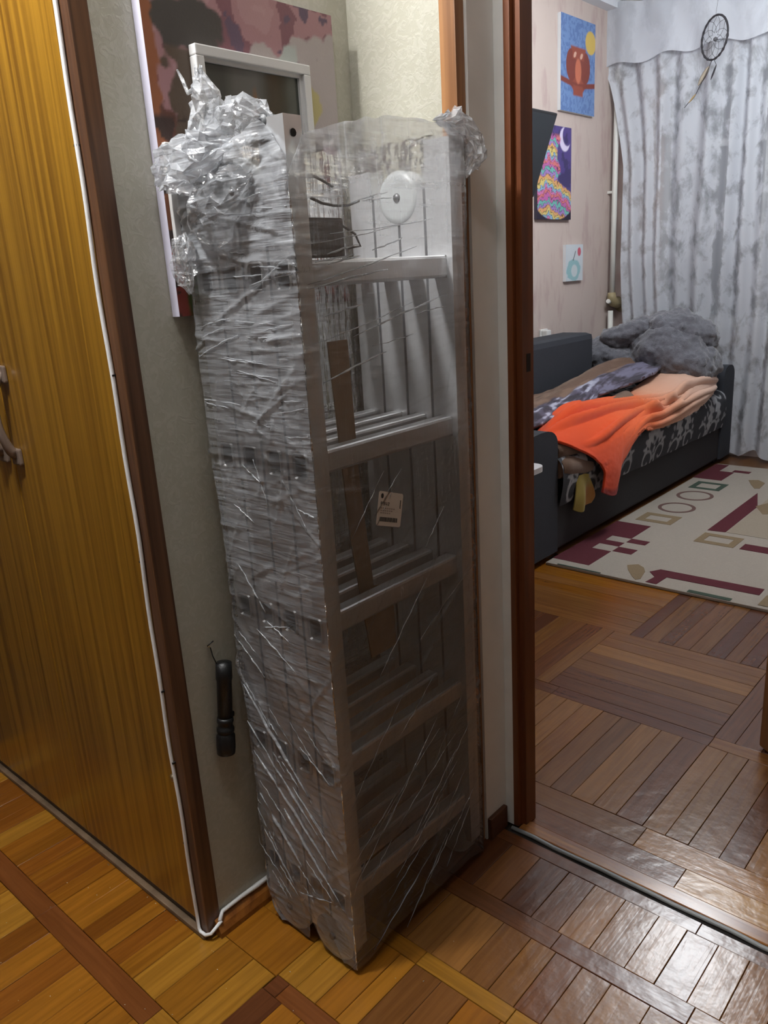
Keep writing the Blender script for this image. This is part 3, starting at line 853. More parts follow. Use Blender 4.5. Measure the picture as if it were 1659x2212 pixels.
# stretch film
def film_mat(name, trans=0.42):
    k = NT(name)
    at = k.n('ShaderNodeAttribute', attribute_name='haze')
    g = k.n('ShaderNodeNewGeometry')
    hs = []
    bump_in = None
    for i, (rot, sc_) in enumerate((((0.0, 0.55, 0.0), (26, 26, 320)), ((0.75, 0.0, 0.0), (26, 300, 26)), ((0.0, 0.0, 0.0), (30, 30, 240)), ((0.3, 0.9, 0.4), (140, 90, 30)))):
        mp = k.n('ShaderNodeMapping'); mp.inputs['Rotation'].default_value = rot; mp.inputs['Scale'].default_value = (sc_[0] * 0.3, sc_[1] * 0.3, sc_[2] * 0.3)
        k.l(g.outputs['Position'], mp.inputs[0])
        nz = k.n('ShaderNodeTexNoise'); nz.inputs['Scale'].default_value = 1.0; nz.inputs['Detail'].default_value = 3
        k.l(mp.outputs[0], nz.inputs['Vector'])
        bp = k.n('ShaderNodeBump'); bp.inputs['Strength'].default_value = 0.42; bp.inputs['Distance'].default_value = 0.010
        k.l(nz.outputs[0], bp.inputs['Height'])
        if bump_in is not None:
            k.l(bump_in, bp.inputs['Normal'])
        bump_in = bp.outputs[0]
        mr = k.n('ShaderNodeMapRange'); mr.inputs[1].default_value = 0.60; mr.inputs[2].default_value = 0.78
        mr.inputs[4].default_value = 0.9
        k.l(nz.outputs[0], mr.inputs[0]); hs.append(mr.outputs[0])
    sm = None
    for h_ in hs[:3]:
        if sm is None:
            sm = h_
        else:
            ad = k.n('ShaderNodeMath', operation='ADD'); k.l(sm, ad.inputs[0]); k.l(h_, ad.inputs[1]); sm = ad.outputs[0]
    a1 = k.n('ShaderNodeMath', operation='ADD'); a1.inputs[1].default_value = 0.75; k.l(sm, a1.inputs[0])
    mu = k.n('ShaderNodeMath', operation='MULTIPLY', use_clamp=True); k.l(a1.outputs[0], mu.inputs[0]); k.l(at.outputs['Fac'], mu.inputs[1])
    tr = k.n('ShaderNodeBsdfTransparent'); tr.inputs[0].default_value = (0.945, 0.94, 0.935, 1)
    df = k.n('ShaderNodeBsdfDiffuse'); df.inputs[0].default_value = (0.85, 0.88, 0.93, 1); k.l(bump_in, df.inputs['Normal'])
    tl = k.n('ShaderNodeBsdfTranslucent'); tl.inputs[0].default_value = (0.85, 0.88, 0.93, 1)
    m0 = k.n('ShaderNodeMixShader'); m0.inputs[0].default_value = trans; k.l(df.outputs[0], m0.inputs[1]); k.l(tl.outputs[0], m0.inputs[2])
    m1 = k.n('ShaderNodeMixShader'); k.l(mu.outputs[0], m1.inputs[0]); k.l(tr.outputs[0], m1.inputs[1]); k.l(m0.outputs[0], m1.inputs[2])
    gl = k.n('ShaderNodeBsdfGlossy'); gl.inputs['Roughness'].default_value = 0.14; gl.inputs[0].default_value = (1, 1, 1, 1); k.l(bump_in, gl.inputs['Normal'])
    fr = k.n('ShaderNodeFresnel'); fr.inputs[0].default_value = 1.5; k.l(bump_in, fr.inputs['Normal'])
    f2 = k.n('ShaderNodeMath', operation='MULTIPLY_ADD', use_clamp=True); f2.inputs[1].default_value = 0.9; f2.inputs[2].default_value = 0.02; k.l(fr.outputs[0], f2.inputs[0])
    m2 = k.n('ShaderNodeMixShader'); k.l(f2.outputs[0], m2.inputs[0]); k.l(m1.outputs[0], m2.inputs[1]); k.l(gl.outputs[0], m2.inputs[2])
    return k.surf(m2.outputs[0])
M_film = film_mat('stretch_film')
M_fold = film_mat('film_fold', 0.72)

def film_wrap():
    NU, NVV = 430, 470
    xl_z = [0.0, 0.065, 0.25, 0.39, 0.51, 0.55, 0.71, 0.90, 1.06, 1.23, 1.32, 1.41, 1.5]
    xl_x = [-1.085, -1.116, -1.117, -1.114, -1.118, -1.126, -1.121, -1.124, -1.137, -1.141, -1.150, -1.146, -1.12]
    t = np.linspace(0, 1, NVV)[None, :].repeat(NU, 0)
    yn, yf, xr = YN - 0.0055, YF + 0.0055, LX1 + 0.0055
    s = np.linspace(0, 1, NU, endpoint=False)
    dx, dy = 0.275, yf - yn
    per = 2 * (dx + dy)
    q = s * per
    face = np.where(q < dx, 0, np.where(q < dx + dy, 1, np.where(q < 2 * dx + dy, 2, 3)))
    fpos = np.where(face == 0, q / dx, np.where(face == 1, (q - dx) / dy, np.where(face == 2, (q - dx - dy) / dx, (q - 2 * dx - dy) / dy)))
    F = face[:, None].repeat(NVV, 1); W = fpos[:, None].repeat(NVV, 1)
    # top and bottom edges vary round the bundle
    zt = np.where(face == 0, 1.455 + 0.01 * np.sin(fpos * 9), np.where(face == 1, 1.445 + 0.045 * fpos + 0.012 * np.sin(fpos * 5 - 1), np.where(face == 2, 1.48, 1.47)))
    zt = zt - np.where(face == 0, 0.05 * np.clip((fpos - 0.80) / 0.2, 0, 1), 0) - np.where(face == 1, 0.045 * np.clip((0.06 - fpos) / 0.06, 0, 1), 0)
    zt = zt + 0.006 * (vnoise(s * 60, s * 0, 5) - 0.5)
    zb = 0.006 + 0.012 * vnoise(s * 26, s * 0, 6) + np.where(face == 1, 0.02 * np.sin(np.pi * fpos), 0)
    zb = zb + np.where(face == 0, 0.05 * np.exp(-((fpos - 0.52) / 0.06) ** 2), 0)
    Z = zb[:, None] + (zt - zb)[:, None] * t
    xl = np.interp(Z, xl_z, xl_x)
    xl = np.maximum(xl, -1.130)
    xl = np.where(F == 2, np.maximum(xl, -1.1195), np.where(F == 3, np.maximum(xl, -1.1195 - 0.0105 * np.clip((W - 0.93) / 0.07, 0, 1)), xl))
    xr_ = np.full_like(Z, xr)
    X = np.where(F == 0, xl + (xr_ - xl) * W, np.where(F == 1, xr_, np.where(F == 2, xr_ + (xl - xr_) * W, xl)))
    Y = np.where(F == 0, yn, np.where(F == 1, yn + (yf - yn) * W, np.where(F == 2, yf, yf + (yn - yf) * W)))
    nx = np.where(F == 1, 1.0, np.where(F == 3, -1.0, 0.0)); ny = np.where(F == 0, -1.0, np.where(F == 2, 1.0, 0.0))
    # round the hugging corners a little
    edge = np.minimum(W, 1 - W) * np.where((F == 0) | (F == 2), dx, dy)
    ins = 0.004 * np.clip(1 - edge / 0.010, 0, 1) ** 2
    # ridges: crumples as real relief. G = running coordinate along the face in metres
    G = (q[:, None] % 1e9).repeat(NVV, 1)
    H = np.zeros_like(Z); HZ = np.zeros_like(Z)
    R = np.random.default_rng(3)
    def ridge(g0, z0, ang, ln, wd, ht, hz):
        ca, sa = math.cos(ang), math.sin(ang)
        a = (G - g0) * ca + (Z - z0) * sa
        bb = -(G - g0) * sa + (Z - z0) * ca
        m = np.exp(-(bb / wd) ** 2) * np.clip(1.2 * (1 - (a / ln) ** 2), 0, 1)
        np.add(H, ht * m, out=H); np.add(HZ, hz * m, out=HZ)
    for i in range(150):                       # front face
        z0 = R.uniform(0.02, 1.45)
        ang = R.normal(-0.75, 0.25) if z0 < 0.72 else (R.normal(0.12, 0.25) if z0 > 1.1 else R.normal(-0.1, 0.7))
        big = R.random()
        ridge(R.uniform(0, dx), z0, ang, R.uniform(0.03, 0.14), R.uniform(0.0018, 0.005), (0.0012 + 0.003 * big ** 3) * (1.6 if z0 > 1.15 else 1), R.uniform(0.0, 0.16) * (0.4 + big))
    for i in range(170):                       # side with the rungs
        z0 = R.uniform(0.0, 1.48)
        ang = R.normal(0.70, 0.16) if z0 < 0.90 else (R.normal(0.16, 0.10) if z0 > 1.1 else R.normal(0.2, 0.5))
        big = R.random()
        ridge(dx + R.uniform(0, dy), z0, ang, R.uniform(0.04, 0.20), R.uniform(0.0012, 0.0035), 0.0008 + 0.0022 * big ** 3, R.uniform(0.03, 0.22) * (0.35 + big))
    coarse = fbm(G * 22, Z * 16, 41, 3) - 0.5
    fine = fbm(G * 70, Z * 50, 51, 3) - 0.5
    topf = np.clip((Z - 1.10) / 0.3, 0, 1)
    H = H + coarse * (0.003 + 0.012 * topf * (F == 0)) + fine * (0.0015 + 0.004 * topf)
    H = np.maximum(H, -0.0035)
    H = np.where(F == 3, np.clip(H, -0.003, 0.001), H)
    X = X + nx * (H - ins); Y = Y + ny * (H - ins)
    # haze: overlapping layers; front face whitened further to stand in for lamplight
    k1 = fbm(G * 9, Z * 7, 61, 4); k2 = fbm(G * 5 + Z * 4, Z * 3 - G * 3, 71, 3)
    hz = 0.02 + 0.03 * k1
    front = (F == 0)
    hz = hz + np.where(front, 0.12 + 0.09 * np.clip((Z - 0.45) / 0.6, 0, 1) + 0.26 * np.clip((Z - 1.14) / 0.2, 0, 1) + 0.07 * np.clip(0.5 - np.abs(k2 - 0.5) * 6, 0, 1), 0)
    side = (F == 1)
    band = np.clip((Z - 1.27) / 0.03, 0, 1)
    hz = hz + np.where(side, 0.0 + 0.28 * np.clip((Z - 1.37) / 0.04, 0, 1) + 0.20 * band + 0.06 * np.exp(-((Z - 1.25) / 0.03) ** 2), 0)
    # the big overlapping diamonds of the wrapping turns
    dia = np.abs(((Z * 1.15 + G * 1.5) % 0.52) / 0.52 - 0.5) + np.abs(((Z * 1.15 - G * 1.9) % 0.47) / 0.47 - 0.5)
    hz = hz + np.where(front, 0.10 * soft(0.52 - dia, 0.02), 0.02 * soft(0.5 - dia, 0.02))
    near = np.zeros_like(Z)
    for r_ in ROWS:
        near = np.maximum(near, np.exp(-((Z - r_) / 0.030) ** 2))
    hz = np.clip(hz + HZ * np.where(front, 0.6, 0.45), 0, 0.9) * np.where(front, 1 - 0.55 * near, 1)
    P = np.stack([X, Y, Z], -1)
    return grid_mesh('stretch_film', P, M_film, ld, closed_u=True, attrs={'haze': hz})
film_wrap()

def crumple(name, path, radii, seed, amp, haze, n=22, m=None):
    """a bunched-up wad of film: a tube of facets pulled about by ridged noise"""
    path = [Vector(p) for p in path]
    A = np.array([p[:] for p in path])[:, None, :]
    R = np.random.default_rng(seed + 40)
    ln = sum((path[i + 1] - path[i]).length for i in range(len(path) - 1))
    m = m or max(10, int(ln / 0.0095))
    c = interp_rows(np.concatenate([A, A], 1), m, 2)[:, 0, :]
    r = np.interp(np.linspace(0, 1, m), np.linspace(0, 1, len(radii)), radii)
    P = np.zeros((n, m, 3))
    ax = Vector((0.2, 1, 0.1)).normalized()
    for j in range(m):
        t = Vector(c[min(j + 1, m - 1)] - c[max(j - 1, 0)]).normalized()
        a = (ax - t * ax.dot(t)).normalized(); b_ = t.cross(a)
        endk = min(1.0, 4.0 * min(j, m - 1 - j) / m + 0.10)
        for i in range(n):
            an = 2 * math.pi * (i + 0.5 * (j % 2)) / n
            d = a * math.cos(an) * 0.72 + b_ * math.sin(an)
            w1 = R.random()
            w2 = noise.noise(Vector(c[j]) * 22 + d * 1.4 + Vector((seed * 7.7, 0, 0)))
            p = Vector(c[j]) + d * (r[j] * endk + amp * (0.55 * w1 - 0.2 + 0.7 * w2) * (0.3 + 0.7 * endk))
            p = p + t * (R.random() - 0.5) * amp * 0.7
            P[i, j] = p[:]
    hz = np.clip(haze + 0.30 * (R.random((n, m)) - 0.5), 0.03, 0.9)
    o = grid_mesh(name, P, M_film, ld, closed_u=True, smooth=False, attrs={'haze': hz})
    return o

crumple('film_bunch', [(-1.062, 0.812, 1.558), (-1.056, 0.812, 1.53), (-1.052, 0.815, 1.49), (-1.058, 0.815, 1.45), (-1.058, 0.815, 1.40), (-1.055, 0.815, 1.36)], [0.014, 0.022, 0.030, 0.044, 0.050, 0.045], 1, 0.026, 0.45)
crumple('film_bunch', [(-1.128, 0.763, 1.401), (-1.108, 0.768, 1.413), (-1.075, 0.775, 1.424), (-1.03, 0.785, 1.434), (-0.99, 0.800, 1.445)], [0.018, 0.026, 0.030, 0.034, 0.03], 2, 0.024, 0.55)
crumple('film_bunch', [(-1.075, 0.83, 1.47), (-1.03, 0.815, 1.478), (-0.98, 0.81, 1.474), (-0.94, 0.806, 1.474), (-0.905, 0.804, 1.464)], [0.02, 0.022, 0.026, 0.024, 0.014], 3, 0.022, 0.45)
crumple('film_bunch', [(-1.08, 0.79, 1.358), (-1.05, 0.792, 1.345), (-1.00, 0.79, 1.37), (-0.94, 0.792, 1.395)], [0.03, 0.045, 0.040, 0.020], 4, 0.022, 0.26)
crumple('film_bunch', [(-0.872, 1.135, 1.486), (-0.870, 1.175, 1.490), (-0.868, 1.212, 1.470), (-0.866, 1.224, 1.435), (-0.868, 1.205, 1.405)], [0.012, 0.020, 0.026, 0.026, 0.016], 5, 0.022, 0.55)
crumple('film_bunch', [(-1.098, 0.777, 1.328), (-1.106, 0.775, 1.288), (-1.100, 0.777, 1.24)], [0.018, 0.022, 0.012], 6, 0.014, 0.30)
crumple('film_bunch', [(-1.095, 0.80, 0.52), (-1.118, 0.80, 0.56), (-1.112, 0.80, 0.60)], [0.006, 0.012, 0.006], 7, 0.010, 0.33)
b = MB()
b.tube([(-1.062, 0.80, 1.528), (-1.076, 0.80, 1.525), (-1.086, 0.80, 1.545), (-1.096, 0.80, 1.560)], [0.004, 0.003, 0.003, 0.0015], 7)
o = b.build('film_tail', M_film, ld)
a = o.data.attributes.new('haze', 'FLOAT', 'POINT'); a.data.foreach_set('value', np.full(len(o.data.vertices), 0.35, np.float32))
# rope-like creases of gathered film, joined: too fine to pick apart
b = MB()
R = random.Random(5)
def crease(face, g0, z0, ang, ln, wd):
    pts = []
    for i in range(9):
        t = i / 8 - 0.5
        g = g0 + math.cos(ang) * ln * t; z = z0 + math.sin(ang) * ln * t + 0.0006 * math.sin(i * 1.9 + g0 * 50) + 0.06 * ln * (t * t - 0.08) * math.sin(g0 * 90)
        off = 0.0065 + 0.001 * math.sin(i * 2.7)
        if face == 0:
            g = min(max(g, -1.118), LX1 - 0.004); pts.append((g, YN - off, z))
        else:
            g = min(max(g, YN + 0.002), YF - 0.002); pts.append((LX1 + off, g, z))
    b.tube(pts, [wd * (0.3 + 0.9 * math.sin(math.pi * (i + 0.5) / 9)) * R.uniform(0.6, 1.3) for i in range(9)], 5)
for g0, z0, ang, ln, wd in ((-1.03, 0.44, -0.86, 0.24, .0026), (-1.02, 0.36, -0.80, 0.26, .0022), (-1.0, 0.30, -0.76, 0.26, .0026), (-1.045, 0.24, -0.85, 0.16, .0026), (-0.96, 0.22, -0.82, 0.20, .0024), (-1.06, 0.17, -0.9, 0.12, .002), (-0.94, 0.30, -0.8, 0.16, .002), (-1.07, 0.50, -0.9, 0.10, .0018), (-1.05, 0.74, -0.9, 0.10, .0015), (-1.08, 0.60, -0.7, 0.10, .0016)):
    crease(0, g0, z0, ang, ln, wd)
for i in range(30):
    crease(0, R.uniform(-1.10, -0.88), R.uniform(1.02, 1.38), R.gauss(0.06, 0.16), R.uniform(0.04, 0.12), R.uniform(0.0006, 0.0015))
for i in range(18):
    crease(0, R.uniform(-1.10, -0.90), R.uniform(0.08, 0.50), R.gauss(-0.80, 0.07), R.uniform(0.03, 0.10), R.uniform(0.0006, 0.0013))
for i in range(14):
    crease(0, R.uniform(-1.10, -0.88), R.uniform(0.03, 0.95), R.gauss(-0.6, 0.5), R.uniform(0.04, 0.12), R.uniform(0.0008, 0.0014))
o = b.build('front_creases', M_film, ld, kind='stuff')
a = o.data.attributes.new('haze', 'FLOAT', 'POINT'); a.data.foreach_set('value', np.full(len(o.data.vertices), 0.55, np.float32))
b = MB()
for i in range(16):
    crease(1, R.uniform(0.86, 1.14), R.uniform(1.10, 1.40), R.gauss(0.15, 0.06), R.uniform(0.06, 0.26), R.uniform(0.0006, 0.0016))
for i in range(26):
    crease(1, R.uniform(0.86, 1.14), R.uniform(0.05, 0.95), R.gauss(0.70, 0.12), R.uniform(0.08, 0.26), R.uniform(0.0005, 0.0011))
o = b.build('film_creases', M_fold, ld, kind='stuff')
a = o.data.attributes.new('haze', 'FLOAT', 'POINT'); a.data.foreach_set('value', np.full(len(o.data.vertices), 0.50, np.float32))

# ------------------------------------------------------------------ far room: sofa
M_sofa = mat('charcoal_upholstery', (0.030, 0.034, 0.044), 0.85, bump=0.25, bscale=420, vary=0.12)
M_sofabase = mat('black_sofa_base', (0.020, 0.019, 0.021), 0.8, bump=0.15, bscale=420)
XS = -1.69
so = thing('sofa', 'charcoal sofa along the pink wall, floral cover on its seat', 'sofa', (-2.1, 3.9, 0))
MB().box(-2.45, XS, 2.70, 5.09, 0.03, 0.255, bev=0.012).build('base', M_sofabase, so)
def arm(y0, y1, top):
    mb = MB()
    ym = (y0 + y1) / 2; hw = (y1 - y0) / 2
    poly = [(y0, 0.03), (y1, 0.03)] + [(ym + hw * math.cos(a * math.pi / 12) ** 0.7 if a <= 6 else ym - hw * abs(math.cos(a * math.pi / 12)) ** 0.7, top - 0.07 + 0.07 * math.sin(a * math.pi / 12)) for a in range(13)]
    Mp = Matrix(((0, 0, -1, XS + 0.012), (1, 0, 0, 0), (0, 1, 0, 0), (0, 0, 0, 1)))
    mb.prism(poly, Mp, 0.78)
    return mb.build('armrest', M_sofa, so)
arm(2.69, 2.955, 0.585)
arm(4.935, 5.11, 0.60)
MB().box(-2.46, -2.24, 2.95, 4.36, 0.25, 0.855, bev=0.035).build('backrest', M_sofa, so)
MB().box(-2.46, -2.30, 4.362, 4.934, 0.25, 0.55, bev=0.03).build('backrest', M_sofa, so)
for fx_, fy_ in ((-2.40, 2.74), (-1.80, 2.74), (-1.80, 4.95)):
    MB().box(fx_, fx_ + 0.08, fy_, fy_ + 0.08, 0.0, 0.04).build('foot', M_sofabase, so)

# floral sofa cover on the mattress: white paisley print on charcoal
def paisley(G, Hh):
    col = np.zeros(G.shape + (3,)) + np.array(srgb(50, 52, 58))
    lt = np.array(srgb(168, 170, 174))
    R = np.random.default_rng(12)
    k = fbm(G * 60, Hh * 60, 81, 3)
    mask = np.zeros_like(G)
    for gy in np.arange(-0.1, 2.4, 0.19):
        for hz in (0.02, 0.21, 0.42, 0.64):
            g0 = gy + R.uniform(-0.02, 0.02) + (0.095 if hz in (0.21, 0.64) else 0); z0 = hz + R.uniform(-0.02, 0.02)
            fl_ = 1 if R.random() < 0.5 else -1
            s = R.uniform(1.25, 1.6)
            ro = R.uniform(-0.7, 0.7); u0 = (G - g0) / s * fl_; v0 = (Hh - z0) / s; u = u0 * math.cos(ro) - v0 * math.sin(ro); v = u0 * math.sin(ro) + v0 * math.cos(ro)
            # comma: a curl and a feathered plume
            rr = np.hypot(u, v); th = np.arctan2(v, u)
            sp = np.abs(rr - (0.014 + 0.0055 * ((th + math.pi)))) - 0.0048
            mask = np.maximum(mask, soft(sp + 0.006 * (k - 0.5), 0.004) * soft(rr - 0.055, 0.004))
            pu, pv = u - 0.022, v - 0.085
            pl = np.hypot(pu + 0.35 * pv, pv * 0.42) - 0.024 * (1 + 0.9 * np.sin(th * 9 + rr * 160) * 0.4)
            mask = np.maximum(mask, soft(pl + 0.012 * (k - 0.45), 0.004) * 0.95)
            st_ = np.abs(u - 0.040 + 3.0 * (v - 0.04) ** 2) - 0.0045
            mask = np.maximum(mask, soft(st_, 0.003) * soft(np.abs(v - 0.045) - 0.05, 0.004))
            for q in range(3):
                a0, b0 = -0.045 + 0.012 * q, 0.03 + 0.026 * q
                mask = np.maximum(mask, 0.75 * soft(np.hypot(u - a0, v - b0) - 0.010 - 0.008 * (k - 0.5), 0.004))
    mask = mask * (0.62 + 0.5 * k)
    return put(col, mask, lt)
ny, nh = 420, 150
yy = np.linspace(2.957, 4.934, ny)[:, None].repeat(nh, 1)
t = np.linspace(0, 1, nh)[None, :].repeat(ny, 0)
# section: up the front (0.24..0.42), round over, then back over the seat
arc = t * 0.95
sx = np.where(arc < 0.16, 0.0, np.where(arc < 0.27, -0.07 * (1 - np.cos((arc - 0.16) / 0.11 * math.pi / 2)), -0.07 - (arc - 0.27)))
sz = np.where(arc < 0.16, 0.235 + arc, np.where(arc < 0.27, 0.395 + 0.07 * np.sin((arc - 0.16) / 0.11 * math.pi / 2), 0.465 + 0.02 * np.sin((arc - 0.27) * 3)))
bul = 0.020 * np.sin(np.clip(arc / 0.27, 0, 1) * math.pi) + 0.007 * (fbm(yy * 9, arc * 9, 90, 3) - 0.5)
P = np.stack([XS + 0.018 + sx + bul, yy, sz + 0.006 * (fbm(yy * 7, arc * 7, 95, 2) - .5)], -1)
M_floral = mat('paisley_cover', (1, 1, 1), 0.85, attr='Col', bump=0.1, bscale=300)
sc_o = grid_mesh('seat_cover', P, M_floral, so, cols=paisley(yy - 2.957, arc))
sc_o['label'] = 'charcoal seat cover printed with pale paisley'
MB().box(-2.42, XS - 0.03, 2.96, 4.93, 0.25, 0.445).build('seat', M_sofabase, so)

# blankets
def fold_noise(P, amp, seed, fu, fv):
    nu, nv = P.shape[:2]
    A, B = np.meshgrid(np.linspace(0, 1, nu), np.linspace(0, 1, nv), indexing='ij')
    h = (fbm(A * fu, B * fv, seed, 3) - 0.5)
    du = np.gradient(P, axis=0); dv = np.gradient(P, axis=1)
    Nn = np.cross(du, dv); Nn /= np.linalg.norm(Nn, axis=-1, keepdims=True) + 1e-9
    return Nn, A, B, h

ORANGE = [
 [(-1.860, 3.069, 0.505), (-1.700, 2.975, 0.515), (-1.635, 3.152, 0.424), (-1.615, 3.245, 0.342), (-1.618, 3.235, 0.240)],
 [(-1.920, 3.423, 0.581), (-1.760, 3.311, 0.533), (-1.650, 3.323, 0.452), (-1.612, 3.373, 0.348), (-1.615, 3.365, 0.200)],
 [(-1.930, 3.801, 0.556), (-1.800, 3.646, 0.528), (-1.680, 3.553, 0.475), (-1.635, 3.497, 0.415), (-1.625, 3.435, 0.310)],
 [(-1.920, 4.106, 0.528), (-1.820, 3.951, 0.518), (-1.720, 3.834, 0.495), (-1.650, 3.741, 0.462), (-1.640, 3.671, 0.435)],
 [(-1.920, 4.232, 0.556), (-1.800, 4.103, 0.540), (-1.700, 4.024, 0.505), (-1.645, 3.939, 0.456), (-1.640, 3.800, 0.425)],
 [(-1.920, 4.654, 0.619), (-1.780, 4.421, 0.575), (-1.680, 4.278, 0.525), (-1.645, 4.210, 0.460), (-1.640, 4.067, 0.410)],
 [(-1.800, 4.762, 0.677), (-1.740, 4.686, 0.617), (-1.680, 4.573, 0.552), (-1.645, 4.503, 0.475), (-1.640, 4.348, 0.425)],
 [(-1.760, 4.915, 0.616), (-1.720, 4.877, 0.590), (-1.690, 4.816, 0.545), (-1.655, 4.702, 0.501), (-1.650, 4.574, 0.462)]]
P = interp_rows(ORANGE, 150, 90)
Nn, A, B, h = fold_noise(P, 0, 101, 6, 6)
if Nn[75, 30, 2] < 0:
    Nn = -Nn
ridges = np.zeros_like(A)
for k0, s0, sl, wd, ht, u0, u1 in ((0.30, 0, 0.5, 0.022, 0.020, 0.08, 0.62), (0.42, 0, 0.62, 0.02, 0.024, 0.05, 0.66), (0.55, 0, 0.35, 0.02, 0.02, 0.1, 0.60), (0.2, 0, 0.3, 0.03, 0.016, 0.1, 0.5),
                                   (0.55, 0, -0.4, 0.025, 0.020, 0.45, 0.75), (0.70, 0, -0.5, 0.03, 0.022, 0.42, 0.72), (0.62, 0, 0.15, 0.022, 0.018, 0.62, 0.97), (0.40, 0, 0.25, 0.025, 0.018, 0.66, 0.98), (0.82, 0, -0.2, 0.03, 0.014, 0.55, 0.9)):
    d = B - (k0 + sl * (A - 0.5) + 0.03 * np.sin(A * 14))
    ridges += 1.7 * ht * np.exp(-(d / wd) ** 2) * soft(u0 - A, 0.12) * soft(A - u1, 0.12)
P = P + Nn * (ridges + 0.012 * h + 0.003 * (fbm(A * 60, B * 40, 105, 3) - .5))[..., None]
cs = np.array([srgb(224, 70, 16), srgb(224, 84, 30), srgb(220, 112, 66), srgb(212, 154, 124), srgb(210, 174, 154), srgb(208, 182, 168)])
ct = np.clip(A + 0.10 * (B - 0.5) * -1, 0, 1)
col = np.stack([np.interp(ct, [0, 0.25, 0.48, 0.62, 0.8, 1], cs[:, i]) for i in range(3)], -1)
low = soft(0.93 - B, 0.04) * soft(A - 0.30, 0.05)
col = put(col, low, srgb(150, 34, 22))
M_fleece = mat('fleece', (1, 1, 1), 0.95, attr='Col', bump=0.35, bscale=500, sheen=0.12)
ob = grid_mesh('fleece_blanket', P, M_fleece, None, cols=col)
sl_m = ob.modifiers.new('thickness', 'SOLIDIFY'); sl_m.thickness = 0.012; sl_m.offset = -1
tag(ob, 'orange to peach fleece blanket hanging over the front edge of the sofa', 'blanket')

BROWN = [
 [(-2.22, 2.975, 0.545), (-2.04, 2.965, 0.560), (-1.86, 2.962, 0.520)],
 [(-2.20, 3.250, 0.565), (-2.03, 3.130, 0.570), (-1.86, 3.000, 0.540)],
 [(-2.185, 3.611, 0.588), (-2.045, 3.430, 0.580), (-1.865, 3.160, 0.555)],
 [(-2.185, 3.900, 0.605), (-2.05, 3.680, 0.600), (-1.87, 3.380, 0.560)],
 [(-2.19, 4.268, 0.658), (-2.05, 3.960, 0.632), (-1.88, 3.590, 0.563)],
 [(-2.15, 4.460, 0.669), (-2.05, 4.200, 0.640), (-1.90, 3.780, 0.588)],
 [(-2.05, 4.685, 0.673), (-2.00, 4.512, 0.650), (-1.90, 4.032, 0.594)],
 [(-1.95, 4.860, 0.663), (-1.92, 4.720, 0.655), (-1.86, 4.298, 0.624)]]
P = interp_rows(BROWN, 130, 70)
Nn, A, B, h = fold_noise(P, 0, 111, 7, 4)
if Nn[60, 30, 2] < 0:
    Nn = -Nn
P = P + Nn * (0.035 * h + 0.010 * np.sin(B * 13 + A * 9 + 3 * h) * soft(B - 0.6, 0.2) + 0.004 * (fbm(A * 50, B * 30, 115, 3) - .5))[..., None]
k = fbm(A * 26, B * 14, 121, 4); k2 = fbm(A * 14, B * 8, 131, 3)
col = np.zeros(A.shape + (3,)) + np.array(srgb(106, 82, 68))
col = put(col, soft(0.5 - k2, 0.1), srgb(124, 100, 84))
fb = soft(0.56 - 0.30 * np.clip((A - 0.55) / 0.3, 0, 1) - B + 0.25 * (k2 - 0.5), 0.04)
col = put(col, fb, srgb(86, 80, 98))
col = put(col, fb * soft(0.54 - k, 0.05), srgb(112, 110, 132))
col = put(col, fb * soft(0.60 - k, 0.04) * soft(A - 0.62, 0.1), srgb(176, 178, 196))
col = put(col, fb * soft(k - 0.40, 0.04), srgb(54, 50, 62))
bb = grid_mesh('brown_blanket', P, M_fleece, None, cols=col)
sm_ = bb.modifiers.new('thickness', 'SOLIDIFY'); sm_.thickness = 0.016; sm_.offset = -1
tag(bb, 'brown plush blanket with purple and white floral border, heaped along the sofa back', 'blanket')
# its folded inner layers under the orange fleece
M_brownplush = mat('brown_plush', srgb(112, 88, 72), 0.95, bump=0.35, bscale=400, sheen=0.2)
L1 = [[(-1.93, 3.35 + 0.09 * i, 0.520 + 0.004 * i + 0.012 * math.sin(i)), (-1.86, 3.30 + 0.09 * i, 0.545 + 0.004 * i), (-1.79, 3.25 + 0.09 * i, 0.510 + 0.004 * i), (-1.74, 3.22 + 0.09 * i, 0.47)] for i in range(9)]
P = interp_rows(L1, 60, 24)
o = grid_mesh('inner_fold', P, M_brownplush, bb)
b = MB()
for r0, x, z in ((0.052, -1.695, 0.40), (0.045, -1.715, 0.475)):
    b.tube([(x, 2.965 + 0.065 * i, z - 0.008 * i + 0.006 * math.sin(i * 1.3)) for i in range(6)], [r0 * k_ for k_ in (0.85, 1.0, 1.0, 0.98, 0.9, 0.5)], 18)
b.build('rolled_edge', M_brownplush, bb)
# yellow corner hanging below
Yr = [[(-1.664, 3.085, 0.345), (-1.652, 3.130, 0.345), (-1.648, 3.165, 0.340), (-1.656, 3.195, 0.325)],
      [(-1.660, 3.075, 0.290), (-1.640, 3.118, 0.292), (-1.655, 3.160, 0.285), (-1.640, 3.210, 0.272)],
      [(-1.658, 3.062, 0.240), (-1.634, 3.110, 0.236), (-1.656, 3.155, 0.240), (-1.640, 3.222, 0.226)],
      [(-1.660, 3.058, 0.196), (-1.640, 3.100, 0.178), (-1.652, 3.150, 0.190), (-1.650, 3.200, 0.196)]]
P = interp_rows(Yr, 30, 24)
A, B = np.meshgrid(np.linspace(0, 1, 30), np.linspace(0, 1, 24), indexing='ij')
P[..., 0] += 0.004 * np.sin(B * 11 + A * 3)
col = np.zeros(A.shape + (3,)) + np.array(srgb(150, 132, 62)); col = put(col, soft(0.6 - B, 0.1) * soft(0.3 - A, 0.2), srgb(160, 112, 54))
yo = grid_mesh('yellow_cloth', P, M_fleece, None, cols=col)
